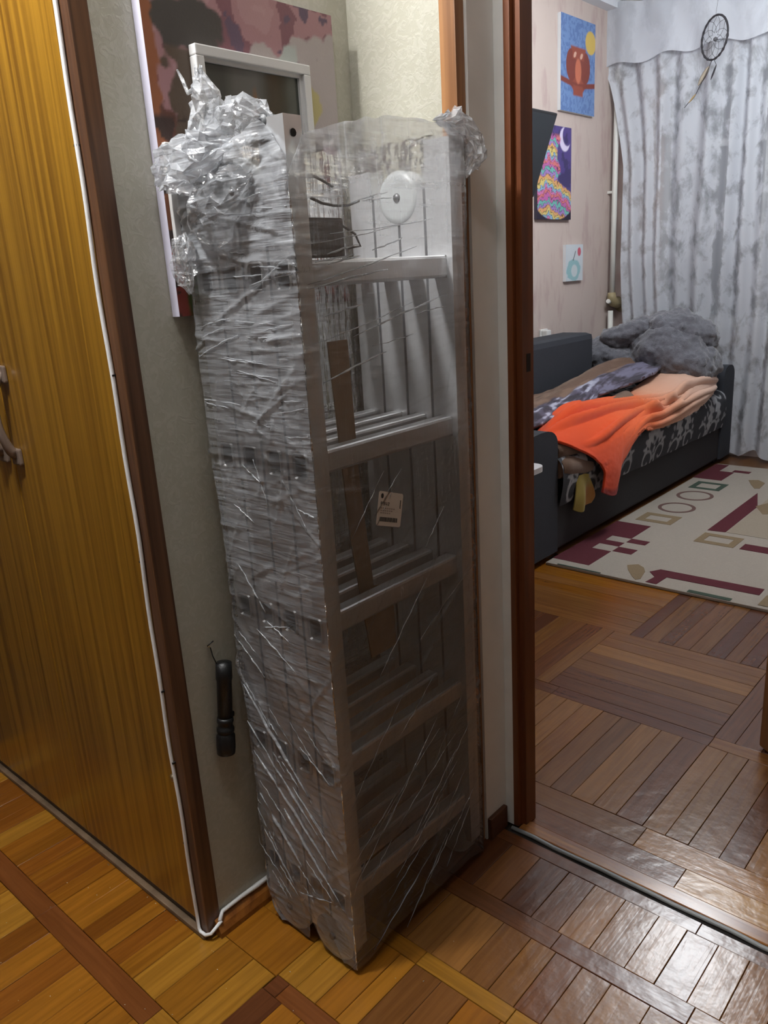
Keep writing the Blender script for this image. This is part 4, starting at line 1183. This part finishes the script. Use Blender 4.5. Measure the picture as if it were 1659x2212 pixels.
ym_ = yo.modifiers.new('thickness', 'SOLIDIFY'); ym_.thickness = 0.006; ym_.offset = 0
tag(yo, 'yellow cloth corner hanging below the orange fleece on the sofa front', 'cloth')

# grey plush bear lying in the corner of the sofa
def plush(parts):
    bm = bmesh.new()
    for c, r, rot in parts:
        Mm = Matrix.Translation(c) @ Matrix.Rotation(rot[0], 4, 'X') @ Matrix.Rotation(rot[1], 4, 'Y') @ Matrix.Rotation(rot[2], 4, 'Z') @ Matrix.Diagonal((r[0], r[1], r[2], 1))
        bmesh.ops.create_icosphere(bm, subdivisions=4, radius=1, matrix=Mm)
    me = bpy.data.meshes.new('plush'); bm.to_mesh(me); bm.free()
    return me
M_fur = mat('grey_fur', (0.125, 0.128, 0.150), 0.95, bump=0.9, bscale=170, vary=0.25, sheen=0.5)
def fur_obj(name, parts, parent, seed):
    me = plush(parts)
    me.materials.append(M_fur)
    o = link(name, me, parent)
    rm = o.modifiers.new('union', 'REMESH'); rm.mode = 'VOXEL'; rm.voxel_size = 0.011; rm.use_smooth_shade = True
    sm = o.modifiers.new('soften', 'SMOOTH'); sm.iterations = 4
    for ts, st_ in ((0.10, 0.050), (0.030, 0.022), (0.012, 0.010)):
        tx = bpy.data.textures.new(name + '_tufts', 'CLOUDS'); tx.noise_scale = ts
        dm = o.modifiers.new('tufts', 'DISPLACE'); dm.texture = tx; dm.strength = st_; dm.texture_coords = 'GLOBAL'; dm.mid_level = 0.5
    return o
be = thing('teddy_bear', 'big grey plush bear slumped in the far corner of the sofa', 'teddy bear', (-2.0, 4.65, 0.6))
fur_obj('body', [((-1.93, 4.70, 0.72), (0.24, 0.22, 0.19), (0, 0.2, 0)), ((-1.80, 4.70, 0.66), (0.17, 0.20, 0.13), (0, 0.3, 0)), ((-2.06, 4.70, 0.66), (0.13, 0.18, 0.16), (0, 0, 0))], be, 1)
fur_obj('head', [((-1.865, 4.72, 0.835), (0.15, 0.15, 0.115), (0, 0.35, 0)), ((-1.955, 4.64, 0.875), (0.085, 0.10, 0.070), (0, -0.1, 0)), ((-1.755, 4.75, 0.79), (0.09, 0.1, 0.10), (0, 0, 0))], be, 2)
fur_obj('arm', [((-2.12, 4.60, 0.835), (0.165, 0.10, 0.068), (0, -0.28, 0.2)), ((-2.20, 4.56, 0.80), (0.085, 0.085, 0.07), (0, 0, 0))], be, 3)
fur_obj('leg', [((-2.28, 4.56, 0.70), (0.13, 0.13, 0.10), (0, 0.1, 0)), ((-2.16, 4.58, 0.66), (0.09, 0.11, 0.10), (0, 0, 0))], be, 4)
fur_obj('paw', [((-1.70, 4.66, 0.62), (0.07, 0.10, 0.09), (0, 0, 0))], be, 5)

# ------------------------------------------------------------------ things on the pink wall
def owl(A, B):
    x = A; y = B
    k = fbm(x * 26, y * 30, 141, 3)
    col = np.zeros(A.shape + (3,)) + np.array(srgb(92, 120, 172))
    col = put(col, soft(0.48 - k, 0.05), srgb(110, 140, 188))
    col = put(col, soft(np.hypot((x - 0.86) * 0.8, y - 0.785) - 0.125, 0.015), srgb(208, 178, 92))
    red = srgb(150, 76, 60); red2 = srgb(128, 62, 52)
    body = np.hypot((x - 0.5) / 0.27, (y - 0.43) / 0.225) - 1
    col = put(col, soft(body, 0.05), red)
    for sx in (-1, 1):
        wing = np.hypot((x - 0.5 - sx * 0.2) / 0.15, (y - 0.50) / 0.17) - 1
        col = put(col, soft(wing, 0.05), red2)
    head = np.maximum(np.abs(x - 0.5) - 0.17 - 0.05 * soft(0.66 - y, 0.05), np.abs(y - 0.635) - 0.065)
    col = put(col, soft(head, 0.02), red)
    br = np.abs(y - 0.285 - 0.10 * np.abs(x - 0.5)) - 0.028
    col = put(col, soft(br, 0.012), red2)
    tail = np.maximum(np.abs(x - 0.5) - 0.14, np.abs(y - 0.24) - 0.055)
    col = put(col, soft(tail, 0.02), red)
    col = put(col, soft(np.hypot((x - 0.5) / 0.09, (y - 0.45) / 0.13) - 1, 0.2), srgb(196, 112, 84))
    for sx in (-0.1, 0.09):
        col = put(col, soft(np.hypot((x - 0.5 - sx - 0.6 * (y - 0.615)) / 0.035, (y - 0.615) / 0.034) - 1, 0.1), srgb(214, 170, 150))
    return col
ow = thing('owl_painting', 'canvas of a red owl on a branch under a yellow moon', 'painting', (XP + 0.012, 4.64, 2.33))
MB().box(XP + 0.001, XP + 0.022, 4.430, 4.832, 2.086, 2.577).build('canvas', M_canvas_white, ow)
print_plane('painted_front', (XP + 0.0225, 4.430, 2.086), (0, 0.402, 0), (0, 0, 0.491), 90, 110, owl, ow)

def rainbow(A, B):
    x = A; y = B
    k = fbm(x * 12, y * 14, 151, 3)
    col = np.zeros(A.shape + (3,)) + np.array(srgb(58, 50, 98))
    col = put(col, soft(0.52 - fbm(x * 7, y * 7, 155), 0.06), srgb(78, 64, 128))
    moon = np.maximum(np.hypot((x - 0.80), (y - 0.87) * 1.25) - 0.16, 0.135 - np.hypot(x - 0.87, (y - 0.91) * 1.25))
    col = put(col, soft(moon, 0.02), srgb(214, 206, 232))
    # striped rainbow hill that spreads towards the foot
    edge = 0.62 - 0.05 * np.sin(y * 20) + 0.42 * soft(y - 0.40 + 0.2 * (x - 0.6), 0.05)
    m = soft(x - edge + 0.1 * (k - .5), 0.03) * soft(y - 0.90, 0.05)
    pal = 0.8 * np.array([srgb(222, 130, 190), srgb(120, 200, 190), srgb(236, 214, 130), srgb(230, 130, 130), srgb(176, 140, 210), srgb(150, 190, 222), srgb(205, 110, 180), srgb(240, 180, 120)])
    st_ = y * 24 + 7.0 * np.abs(x - 0.30) ** 1.4 + 3.2 * k
    idx = (np.floor(st_).astype(int) * 5 + 3) % 8
    fr = st_ - np.floor(st_)
    sc = pal[idx] * (1 - 0.75 * soft(0.80 - fr, 0.05))[..., None]
    col = col * (1 - m[..., None]) + sc * m[..., None]
    col = put(col, soft(0.985 - np.hypot((x - 0.5) / 0.62, np.minimum(y - 0.25, 0) / 0.26), 0.03) * soft(y - 0.3, 0.02), srgb(34, 26, 48))
    return col
rp = thing('moon_painting', 'dark purple canvas with crescent moon and rainbow striped hill, below owl painting', 'painting', (XP + 0.012, 4.37, 1.75))
MB().box(XP + 0.001, XP + 0.022, 4.175, 4.557, 1.498, 2.000).build('canvas', M_canvas_dark, rp)
print_plane('painted_front', (XP + 0.0225, 4.175, 1.498), (0, 0.382, 0), (0, 0, 0.502), 90, 110, rainbow, rp)

def vase(A, B):
    x = A; y = B
    k = fbm(x * 9, y * 10, 161, 3)
    col = np.zeros(A.shape + (3,)) + np.array(srgb(206, 214, 220))
    col = put(col, soft(np.hypot((x - 0.45) / 0.40, (y - 0.30) / 0.30) - 1 + 0.3 * (k - .5), 0.06), srgb(150, 192, 198))
    col = put(col, soft(np.hypot((x - 0.5) / 0.18, (y - 0.28) / 0.17) - 1, 0.1), srgb(204, 214, 218))
    col = put(col, soft(np.abs(x - 0.48 - 0.55 * (y - 0.66)) - 0.02, 0.02) * soft(np.abs(y - 0.69) - 0.13, 0.02), srgb(72, 76, 82))
    col = put(col, soft(np.hypot((x - 0.78) / 0.10, (y - 0.80) / 0.12) - 1, 0.1), srgb(202, 92, 110))
    return col
vp = thing('vase_picture', 'small white canvas with a teal jar and red flower on pink wall', 'painting', (XP + 0.012, 4.61, 1.25))
MB().box(XP + 0.001, XP + 0.020, 4.504, 4.717, 1.142, 1.356).build('canvas', M_canvas_white, vp)
print_plane('painted_front', (XP + 0.0205, 4.504, 1.142), (0, 0.213, 0), (0, 0, 0.214), 50, 50, vase, vp)

# television tilted down on its wall arm
tv = thing('television', 'black flat television tilted down on the pink wall above the sofa', 'television', (XP + 0.1, 3.6, 1.8))
ang = math.radians(20.5)
Tt = Matrix.Translation((-2.352, 3.60, 1.795)) @ Matrix.Rotation(ang, 4, 'Y')
def tbox(name, x0, x1, y0, y1, z0, z1, m, bev=0.003, parent=tv):
    mb = MB().box(x0, x1, y0, y1, z0, z1, bev=bev)
    mb.v = [tuple(Tt @ Vector(p)) for p in mb.v]
    return mb.build(name, m, parent)
tbox('case', -0.030, 0.0, -0.46, 0.40, -0.208, 0.208, M_blackplastic, 0.006)
tbox('screen', 0.0, 0.003, -0.445, 0.385, -0.195, 0.195, mat('dark_screen', (0.020, 0.024, 0.029), 0.45, bump=0.02), 0.001)
MB().box(XP, XP + 0.03, 3.52, 3.68, 1.72, 1.88, bev=0.003).tube([(XP + 0.02, 3.6, 1.80), (-2.37, 3.6, 1.80)], 0.018, 10).build('wall_arm', M_blackplastic, tv)

# socket with plug
sk_t = thing('wall_socket', 'white wall socket with plug on pink wall just above the sofa back', 'socket', (XP + 0.01, 4.27, 0.85))
M_plast = mat('white_plastic', (0.75, 0.75, 0.73), 0.4, bump=0.03)
MB().box(XP, XP + 0.012, 4.225, 4.310, 0.795, 0.880, bev=0.004).build('face_plate', M_plast, sk_t)
MB().box(XP + 0.0121, XP + 0.05, 4.235, 4.285, 0.835, 0.875, bev=0.008).build('plug', M_plast, sk_t)

# heating pipes in the corner
M_pipe = mat('white_pipe_paint', (0.72, 0.72, 0.68), 0.4, bump=0.08, bscale=60)
M_ochre = mat('ochre_fitting', (0.33, 0.27, 0.15), 0.6, bump=0.3, bscale=60, vary=0.15)
p1 = thing('heating_pipe', 'thick white heating pipe with ochre elbow on the pink wall near the corner', 'pipe', (XP + 0.05, 5.07, 0))
MB().tube([(XP + 0.045, 5.075, 1.02), (XP + 0.045, 5.08, 1.6), (XP + 0.045, 5.09, ZC)], 0.017, 14).build('riser', M_pipe, p1)
MB().tube([(XP + 0.045, 5.060, 0.0), (XP + 0.045, 5.060, 0.93)], 0.017, 14).build('lower_riser', M_pipe, p1)
MB().tube([(XP + 0.045, 5.072, 1.045), (XP + 0.047, 5.07, 1.01), (XP + 0.050, 5.09, 0.985), (XP + 0.05, 5.14, 0.975), (XP + 0.03, 5.19, 0.98)], [0.026, 0.030, 0.032, 0.034, 0.036], 14).build('elbow', M_ochre, p1)
MB().lathe([(0.001, 0.0), (0.040, 0.0), (0.046, 0.01), (0.046, 0.018), (0.001, 0.02)], 20, 0, Matrix.Translation((XP + 0.05, 5.215, 0.96)) @ Matrix.Rotation(math.pi / 2, 4, 'X')).build('wall_plate', M_ochre, p1)
MB().tube([(XP + 0.045, 5.045, 0.985), (XP + 0.048, 5.015, 0.995)], [0.012, 0.014], 12).build('valve', M_pipe, p1)
MB().box(XP, XP + 0.04, 5.07, 5.09, 1.66, 1.675).build('bracket', M_pipe, p1)
p2 = thing('corner_pipe', 'thinner white pipe right in the room corner behind the curtain edge', 'pipe', (XP + 0.12, 5.17, 0))
MB().tube([(XP + 0.115, 5.175, 0.0), (XP + 0.115, 5.175, 1.4), (XP + 0.105, 5.18, ZC)], 0.012, 12).build('riser', M_pipe, p2)
for z in (1.02, 0.86):
    MB().box(XP + 0.1, XP + 0.13, 5.185, YW, z, z + 0.025).build('bracket', M_pipe, p2)

# ------------------------------------------------------------------ lace curtain, valance and dream catcher
def lace(name, dens, scale, dark):
    k = NT(name)
    g = k.n('ShaderNodeNewGeometry'); mp = k.n('ShaderNodeMapping'); mp.inputs['Scale'].default_value = (scale, 0.0, scale * 0.55)
    mp.inputs['Rotation'].default_value = (0, 0.3, 0)
    k.l(g.outputs['Position'], mp.inputs[0])
    n1 = k.n('ShaderNodeTexNoise'); n1.inputs['Scale'].default_value = 1.0; n1.inputs['Detail'].default_value = 6; n1.inputs['Roughness'].default_value = 0.62; n1.inputs['Distortion'].default_value = 0.3
    k.l(mp.outputs[0], n1.inputs['Vector'])
    at = k.n('ShaderNodeAttribute', attribute_name='haze')
    ad = k.n('ShaderNodeMath', operation='ADD'); k.l(n1.outputs[0], ad.inputs[0]); k.l(at.outputs['Fac'], ad.inputs[1])
    mr = k.n('ShaderNodeMapRange'); mr.inputs[1].default_value = 0.40; mr.inputs[2].default_value = 0.56; mr.inputs[3].default_value = dark; mr.inputs[4].default_value = dens
    k.l(ad.outputs[0], mr.inputs[0])
    tr = k.n('ShaderNodeBsdfTransparent')
    df = k.n('ShaderNodeBsdfDiffuse'); df.inputs[0].default_value = (0.76, 0.79, 0.85, 1)
    tl = k.n('ShaderNodeBsdfTranslucent'); tl.inputs[0].default_value = (0.76, 0.79, 0.85, 1)
    m0 = k.n('ShaderNodeMixShader'); m0.inputs[0].default_value = 0.3; k.l(df.outputs[0], m0.inputs[1]); k.l(tl.outputs[0], m0.inputs[2])
    m1 = k.n('ShaderNodeMixShader'); k.l(mr.outputs[0], m1.inputs[0]); k.l(tr.outputs[0], m1.inputs[1]); k.l(m0.outputs[0], m1.inputs[2])
    return k.surf(m1.outputs[0])
cu = thing('lace_curtain', 'white lace curtain hanging in folds across the window wall', 'curtain', (-1.5, 5.06, 0))
nx, nz = 900, 90
u = np.linspace(0, 1, nx)[:, None].repeat(nz, 1); v = np.linspace(0, 1, nz)[None, :].repeat(nx, 0)
Xc = -2.54 + 2.9 * u
Zc = 0.035 + (2.68 - 0.035) * v + (1 - v) ** 8 * (0.018 * np.sin(u * 95) + 0.012 * np.sin(u * 41))
gather = 0.125 * np.clip((0.87 - v) / 0.20, 0, 1) ** 0.7 * np.clip((0.14 - u) / 0.14, 0, 1)
ph = u * 150 + 2.2 * fbm(u * 9, v * 1.2, 171, 2) * 4
Yc = 5.065 + 0.022 * np.sin(ph) + 0.016 * np.sin(ph * 0.43 + 1.5) + 0.02 * (fbm(u * 20, v * 2, 175, 2) - 0.5)
gap = soft(vnoise(u * 62, v * 1.4, 185) - 0.26, 0.10) * soft(np.abs(v - 0.52) - 0.26, 0.14) * np.clip((u - 0.05) / 0.06, 0, 1)
hz = 0.035 * np.cos(ph) + 0.10 * (fbm(u * 26, v * 1.5, 181, 3) - 0.5) + 0.04 - 0.16 * gap
Xc = Xc + gather
Yc = Yc + 0.085 * soft(v - 0.33, 0.25) * soft(Xc + 1.58, 0.20)
grid_mesh('drop', np.stack([Xc, Yc, Zc], -1), lace('lace', 0.93, 12, 0.42), cu, attrs={'haze': hz})
va = thing('curtain_valance', 'plain white valance across the top of the lace curtain', 'valance', (-1.5, 5.0, 2.4))
nz = 24
u = np.linspace(0, 1, nx)[:, None].repeat(nz, 1); v = np.linspace(0, 1, nz)[None, :].repeat(nx, 0)
Zv = 2.375 + 0.02 * (fbm(u * 14, v * 0, 191, 2) - .5) + 0.012 * np.sin(u * 60) + (2.70 - 2.375) * v
ph = u * 70 + 6 * fbm(u * 8, v, 195, 2)
Yv = 5.012 + 0.010 * np.sin(ph) + 0.012 * (fbm(u * 30, v * 2, 197, 2) - .5)
grid_mesh('cloth', np.stack([-2.53 + 2.9 * u, Yv, Zv], -1), lace('valance_cloth', 0.92, 7, 0.74), va, attrs={'haze': 0.06 * np.sin(ph)})
MB().tube([(-2.5, 5.03, 2.705), (0.4, 5.03, 2.705)], 0.012, 10).build('curtain_rod', M_pipe, va)

M_cord = mat('dark_cord', (0.035, 0.032, 0.038), 0.8, bump=0.3, bscale=300)
M_thread = mat('grey_thread', (0.10, 0.10, 0.11), 0.8, bump=0.1)
M_feather = mat('tan_feather', (0.42, 0.36, 0.28), 0.9, bump=0.2, vary=0.2)
dc = thing('dream_catcher', 'dark-ringed dream catcher with feathers hanging in front of the lace curtain', 'dream catcher', (-1.82, 4.95, 2.39))
Tr = Matrix.Translation((-1.845, 4.93, 2.385)) @ Matrix.Rotation(math.radians(-32), 4, 'Z')
rr = 0.107
def ringpt(a, r=rr):
    return Tr @ Vector((r * math.cos(a), 0, r * math.sin(a)))
MB().tube([ringpt(i / 40 * 2 * math.pi) for i in range(41)], [0.0055 + 0.0015 * math.sin(i * 3.1) for i in range(41)], 8, caps=False).build('hoop', M_cord, dc)
b = MB()
R = random.Random(2)
for lay, (ra, rb) in enumerate(((1.0, 0.72), (0.72, 0.45), (0.45, 0.22))):
    for i in range(9):
        a0 = (i + 0.5 * (lay % 2)) / 9 * 2 * math.pi; a1 = a0 + math.pi / 9; a2 = a0 + 2 * math.pi / 9
        b.tube([ringpt(a0, rr * ra), ringpt(a1, rr * rb)], 0.0011, 5); b.tube([ringpt(a1, rr * rb), ringpt(a2, rr * ra)], 0.0011, 5)
b.build('web', M_thread, dc)
MB().lathe([(0.001, -0.012), (0.010, -0.006), (0.012, 0), (0.010, 0.006), (0.001, 0.012)], 12, 0, Tr @ Matrix.Translation((0.008, 0, -0.01))).build('bead', M_thread, dc)
def feather(p0, p1, wd, m):
    b = MB(); p0 = Vector(p0); p1 = Vector(p1); d = p1 - p0
    s_ = Vector((0.75, 0.1, 0.6)).normalized(); s_ = (s_ - d.normalized() * s_.dot(d.normalized())).normalized()
    n_ = d.normalized().cross(s_)
    V = []
    for i in range(9):
        t = i / 8; w_ = wd * math.sin(math.pi * min(1, 0.08 + t * 0.9)) ** 0.7
        c_ = p0 + d * t
        V += [c_ - s_ * w_, c_ + n_ * 0.002, c_ + s_ * w_, c_ - n_ * 0.002]
    F = []
    for i in range(8):
        for q in range(4):
            F.append((i * 4 + q, i * 4 + (q + 1) % 4, i * 4 + 4 + (q + 1) % 4, i * 4 + 4 + q))
    b.add(V, F, 0, True)
    b.build('feather', m, dc)
b0 = ringpt(-math.pi / 2 - 0.1)
feather(b0 + Vector((-0.015, 0, -0.03)), b0 + Vector((-0.075, 0.01, -0.115)), 0.014, M_feather)
feather(b0 + Vector((0.025, 0, -0.03)), b0 + Vector((-0.002, 0.0, -0.100)), 0.005, M_cord)
b = MB().tube([b0, b0 + Vector((-0.035, 0, -0.075)), b0 + Vector((-0.085, 0.01, -0.155)), b0 + Vector((-0.15, 0.015, -0.215))], 0.0018, 6)
b.tube([b0 + Vector((0.01, 0, 0)), b0 + Vector((0.025, 0, -0.03))], 0.0014, 6)
b.build('tail_string', M_cord, dc)
MB().tube([ringpt(math.pi / 2), ringpt(math.pi / 2) + Vector((0.0, 0.05, 0.19))], 0.0008, 5).build('hanging_string', M_cord, dc)
feather(b0 + Vector((-0.085, 0.01, -0.155)), b0 + Vector((-0.125, 0.012, -0.195)), 0.006, mat('ochre_feather', (0.45, 0.33, 0.16), 0.9, bump=0.2))

# ------------------------------------------------------------------ rug: flat woven print as flush pieces
M_rugcream = mat('rug_cream', (0.34, 0.30, 0.255), 0.95, bump=0.5, bscale=350, vary=0.05)
M_rugwine = mat('rug_wine', (0.085, 0.010, 0.018), 0.95, bump=0.5, bscale=350, vary=0.08)
M_rugtan = mat('rug_tan', (0.21, 0.15, 0.085), 0.95, bump=0.5, bscale=350, vary=0.08)
M_rugbeige = mat('rug_beige', (0.31, 0.26, 0.20), 0.95, bump=0.5, bscale=350, vary=0.05)
M_ruggreen = mat('rug_green', (0.040, 0.065, 0.045), 0.95, bump=0.5, bscale=350, vary=0.08)
M_rugbrown = mat('rug_mauve', (0.13, 0.07, 0.06), 0.95, bump=0.5, bscale=350, vary=0.1)
rg = MB().box(-1.675, 0.35, 2.848, 4.90, 0.0005, 0.012, bev=0.003).build('rug', M_rugcream)
tag(rg, 'cream rug with wine rectangles, rings and tan frames on the parquet', 'rug')
rug_step = [0]
def rp_(name, polys, m):
    rug_step[0] += 1
    I4 = Matrix.Translation((0, 0, 0.0118 + 0.00006 * rug_step[0]))
    b = MB()
    for i, p in enumerate(polys):
        ar = sum(p[j][0] * p[(j + 1) % len(p)][1] - p[(j + 1) % len(p)][0] * p[j][1] for j in range(len(p)))
        b.prism(p if ar > 0 else p[::-1], I4, 0.0010)
    return b.build(name, m, rg)
def rect(x0, x1, y0, y1):
    return [(x0, y0), (x1, y0), (x1, y1), (x0, y1)]
def hollow(x0, x1, y0, y1, wd):
    return [rect(x0, x1, y0, y0 + wd), rect(x0, x1, y1 - wd, y1), rect(x0, x0 + wd * 0.9, y0 + wd, y1 - wd), rect(x1 - wd * 0.9, x1, y0 + wd, y1 - wd)]
def annulus(cx, cy, ro, ri, n=40):
    out = []
    for i in range(n):
        a, c = 2 * math.pi * i / n, 2 * math.pi * (i + 1) / n
        out.append([(cx + ri * math.cos(a), cy + ri * math.sin(a)), (cx + ro * math.cos(a), cy + ro * math.sin(a)), (cx + ro * math.cos(c), cy + ro * math.sin(c)), (cx + ri * math.cos(c), cy + ri * math.sin(c))])
    return out
rp_('wine_block', [rect(-1.675, -1.595, 2.91, 3.535), rect(-1.595, -1.502, 2.91, 3.117), rect(-1.595, -1.502, 3.192, 3.250), rect(-1.595, -1.502, 3.320, 3.535)], M_rugwine)
rp_('wine_bar', [rect(-1.500, -1.412, 3.265, 3.322)], M_rugwine)
rp_('wine_bar', [rect(-1.500, -1.412, 3.124, 3.190)], M_rugwine)
rp_('tan_frame', hollow(-1.612, -1.433, 3.60, 3.745, 0.038), M_rugtan)
rp_('ring', annulus(-1.520, 3.890, 0.092, 0.074), M_rugbrown)
rp_('ring', annulus(-1.525, 4.146, 0.094, 0.076), M_rugbrown)
rp_('green_frame', hollow(-1.618, -1.450, 4.288, 4.445, 0.033), M_ruggreen)
rp_('wine_block', [rect(-1.675, -1.515, 4.51, 4.72), rect(-1.53, -1.435, 4.73, 4.778), rect(-1.675, -1.60, 4.72, 4.88)], M_rugwine)
rp_('wine_stripe', [[(-1.262, 3.612), (-1.183, 3.624), (-1.190, 4.10), (-1.268, 4.35)]], M_rugwine)
rp_('beige_field', [[(-1.180, 3.624), (-0.2, 3.62), (-0.2, 4.85), (-1.20, 4.85), (-1.186, 4.10)]], M_rugbeige)
rp_('tan_frame', hollow(-1.258, -1.083, 3.430, 3.575, 0.036), M_rugtan)
rp_('wine_bar', [rect(-1.057, -0.45, 3.430, 3.508)], M_rugwine)
rp_('tan_leaf', [[(-1.370, 2.997), (-1.335, 3.029), (-1.300, 3.005), (-1.277, 2.965), (-1.259, 2.880), (-1.272, 2.862), (-1.300, 2.89), (-1.345, 2.95)]], M_rugtan)
rp_('wine_bar', [[(-1.262, 2.975), (-1.235, 3.022), (-0.831, 3.030), (-0.829, 2.962), (-1.180, 2.952), (-1.185, 2.862), (-1.230, 2.862), (-1.222, 2.93)]], M_rugwine)
rp_('tan_leaf', [[(-1.392, 4.590), (-1.345, 4.615), (-1.296, 4.565), (-1.286, 4.441), (-1.31, 4.43), (-1.35, 4.50)]], M_rugtan)
rp_('tan_leaf', [[(-1.20, 4.10), (-1.14, 4.25), (-1.05, 4.2), (-1.06, 4.02), (-1.13, 3.98)]], M_rugtan)
rp_('green_edge', [rect(-1.060, -0.898, 2.851, 2.876)], M_ruggreen)
rp_('green_edge', [rect(-1.62, -1.42, 2.850, 2.858)], M_ruggreen)
rp_('tan_block', [rect(-0.806, -0.60, 2.87, 2.975)], M_rugtan)

# small white table beside the sofa arm
tb = thing('side_table', 'small white side table with rounded top at the near sofa arm', 'side table', (-1.72, 2.45, 0))
M_tabletop = mat('white_table_top', (0.66, 0.66, 0.68), 0.35, bump=0.03)
poly = []
for cx, cy, a0 in ((-1.500, 2.44, 0), (-1.90, 2.44, 90), (-1.90, 2.335, 180), (-1.500, 2.335, 270)):
    for q in range(7):
        a = math.radians(a0 + q * 15); poly.append((cx + 0.045 * math.cos(a), cy + 0.045 * math.sin(a)))
MB().prism(poly, Matrix.Translation((0, 0, 0.530)), 0.020).build('table_top', M_tabletop, tb)
for x in (-1.88, -1.70):
    MB().tube([(x, 2.39, 0.0), (x, 2.39, 0.531)], 0.011, 10).build('leg', M_tabletop, tb)

# open door leaf at the right edge of the frame
dl = Matrix.Translation((0.22, 1.40, 0)) @ Matrix.Rotation(math.atan2(1.972 - 1.40, -0.522 - 0.22), 4, 'Z')
Ld = math.hypot(0.742, 0.572)
mb = MB().box(0.0, Ld, -0.038, 0.0, 0.008, 2.04, bev=0.003); mb.v = [tuple(dl @ Vector(p)) for p in mb.v]
dr = mb.build('door_2', wood('door_leaf_wood', (0.10, 0.042, 0.014), (0.19, 0.085, 0.028), 0.35, (50, 50, 2), coat=0.3), None, kind='structure')

# crumbs and flakes on the hall parquet, nobody would count them
b = MB(); R = random.Random(9)
for i in range(46):
    x = R.uniform(-1.55, -0.45); y = R.uniform(0.36, 0.78) if x < -1.17 else R.uniform(0.4, 1.0)
    if x < -1.12 and y > 0.64: y = 0.66
    if -1.13 < x < -0.85 and y > 0.78: continue
    s_ = R.uniform(0.0008, 0.0022)
    a = R.uniform(0, 3)
    b.add([(x + s_ * math.cos(a), y + s_ * math.sin(a), 0.0006), (x - s_ * math.sin(a), y + s_ * math.cos(a), 0.0006), (x - s_ * math.cos(a), y - s_ * math.sin(a), 0.0006), (x + s_ * 0.3, y - s_ * 0.3, 0.0006 + s_)], [(0, 1, 2), (0, 3, 1), (1, 3, 2), (2, 3, 0)])
cr_ = b.build('crumbs', mat('pale_crumb', (0.62, 0.56, 0.45), 0.7, bump=0.1), None, kind='stuff')
tag(cr_, 'pale crumbs scattered on the hall parquet', 'crumbs')
print('strips', nstrip)
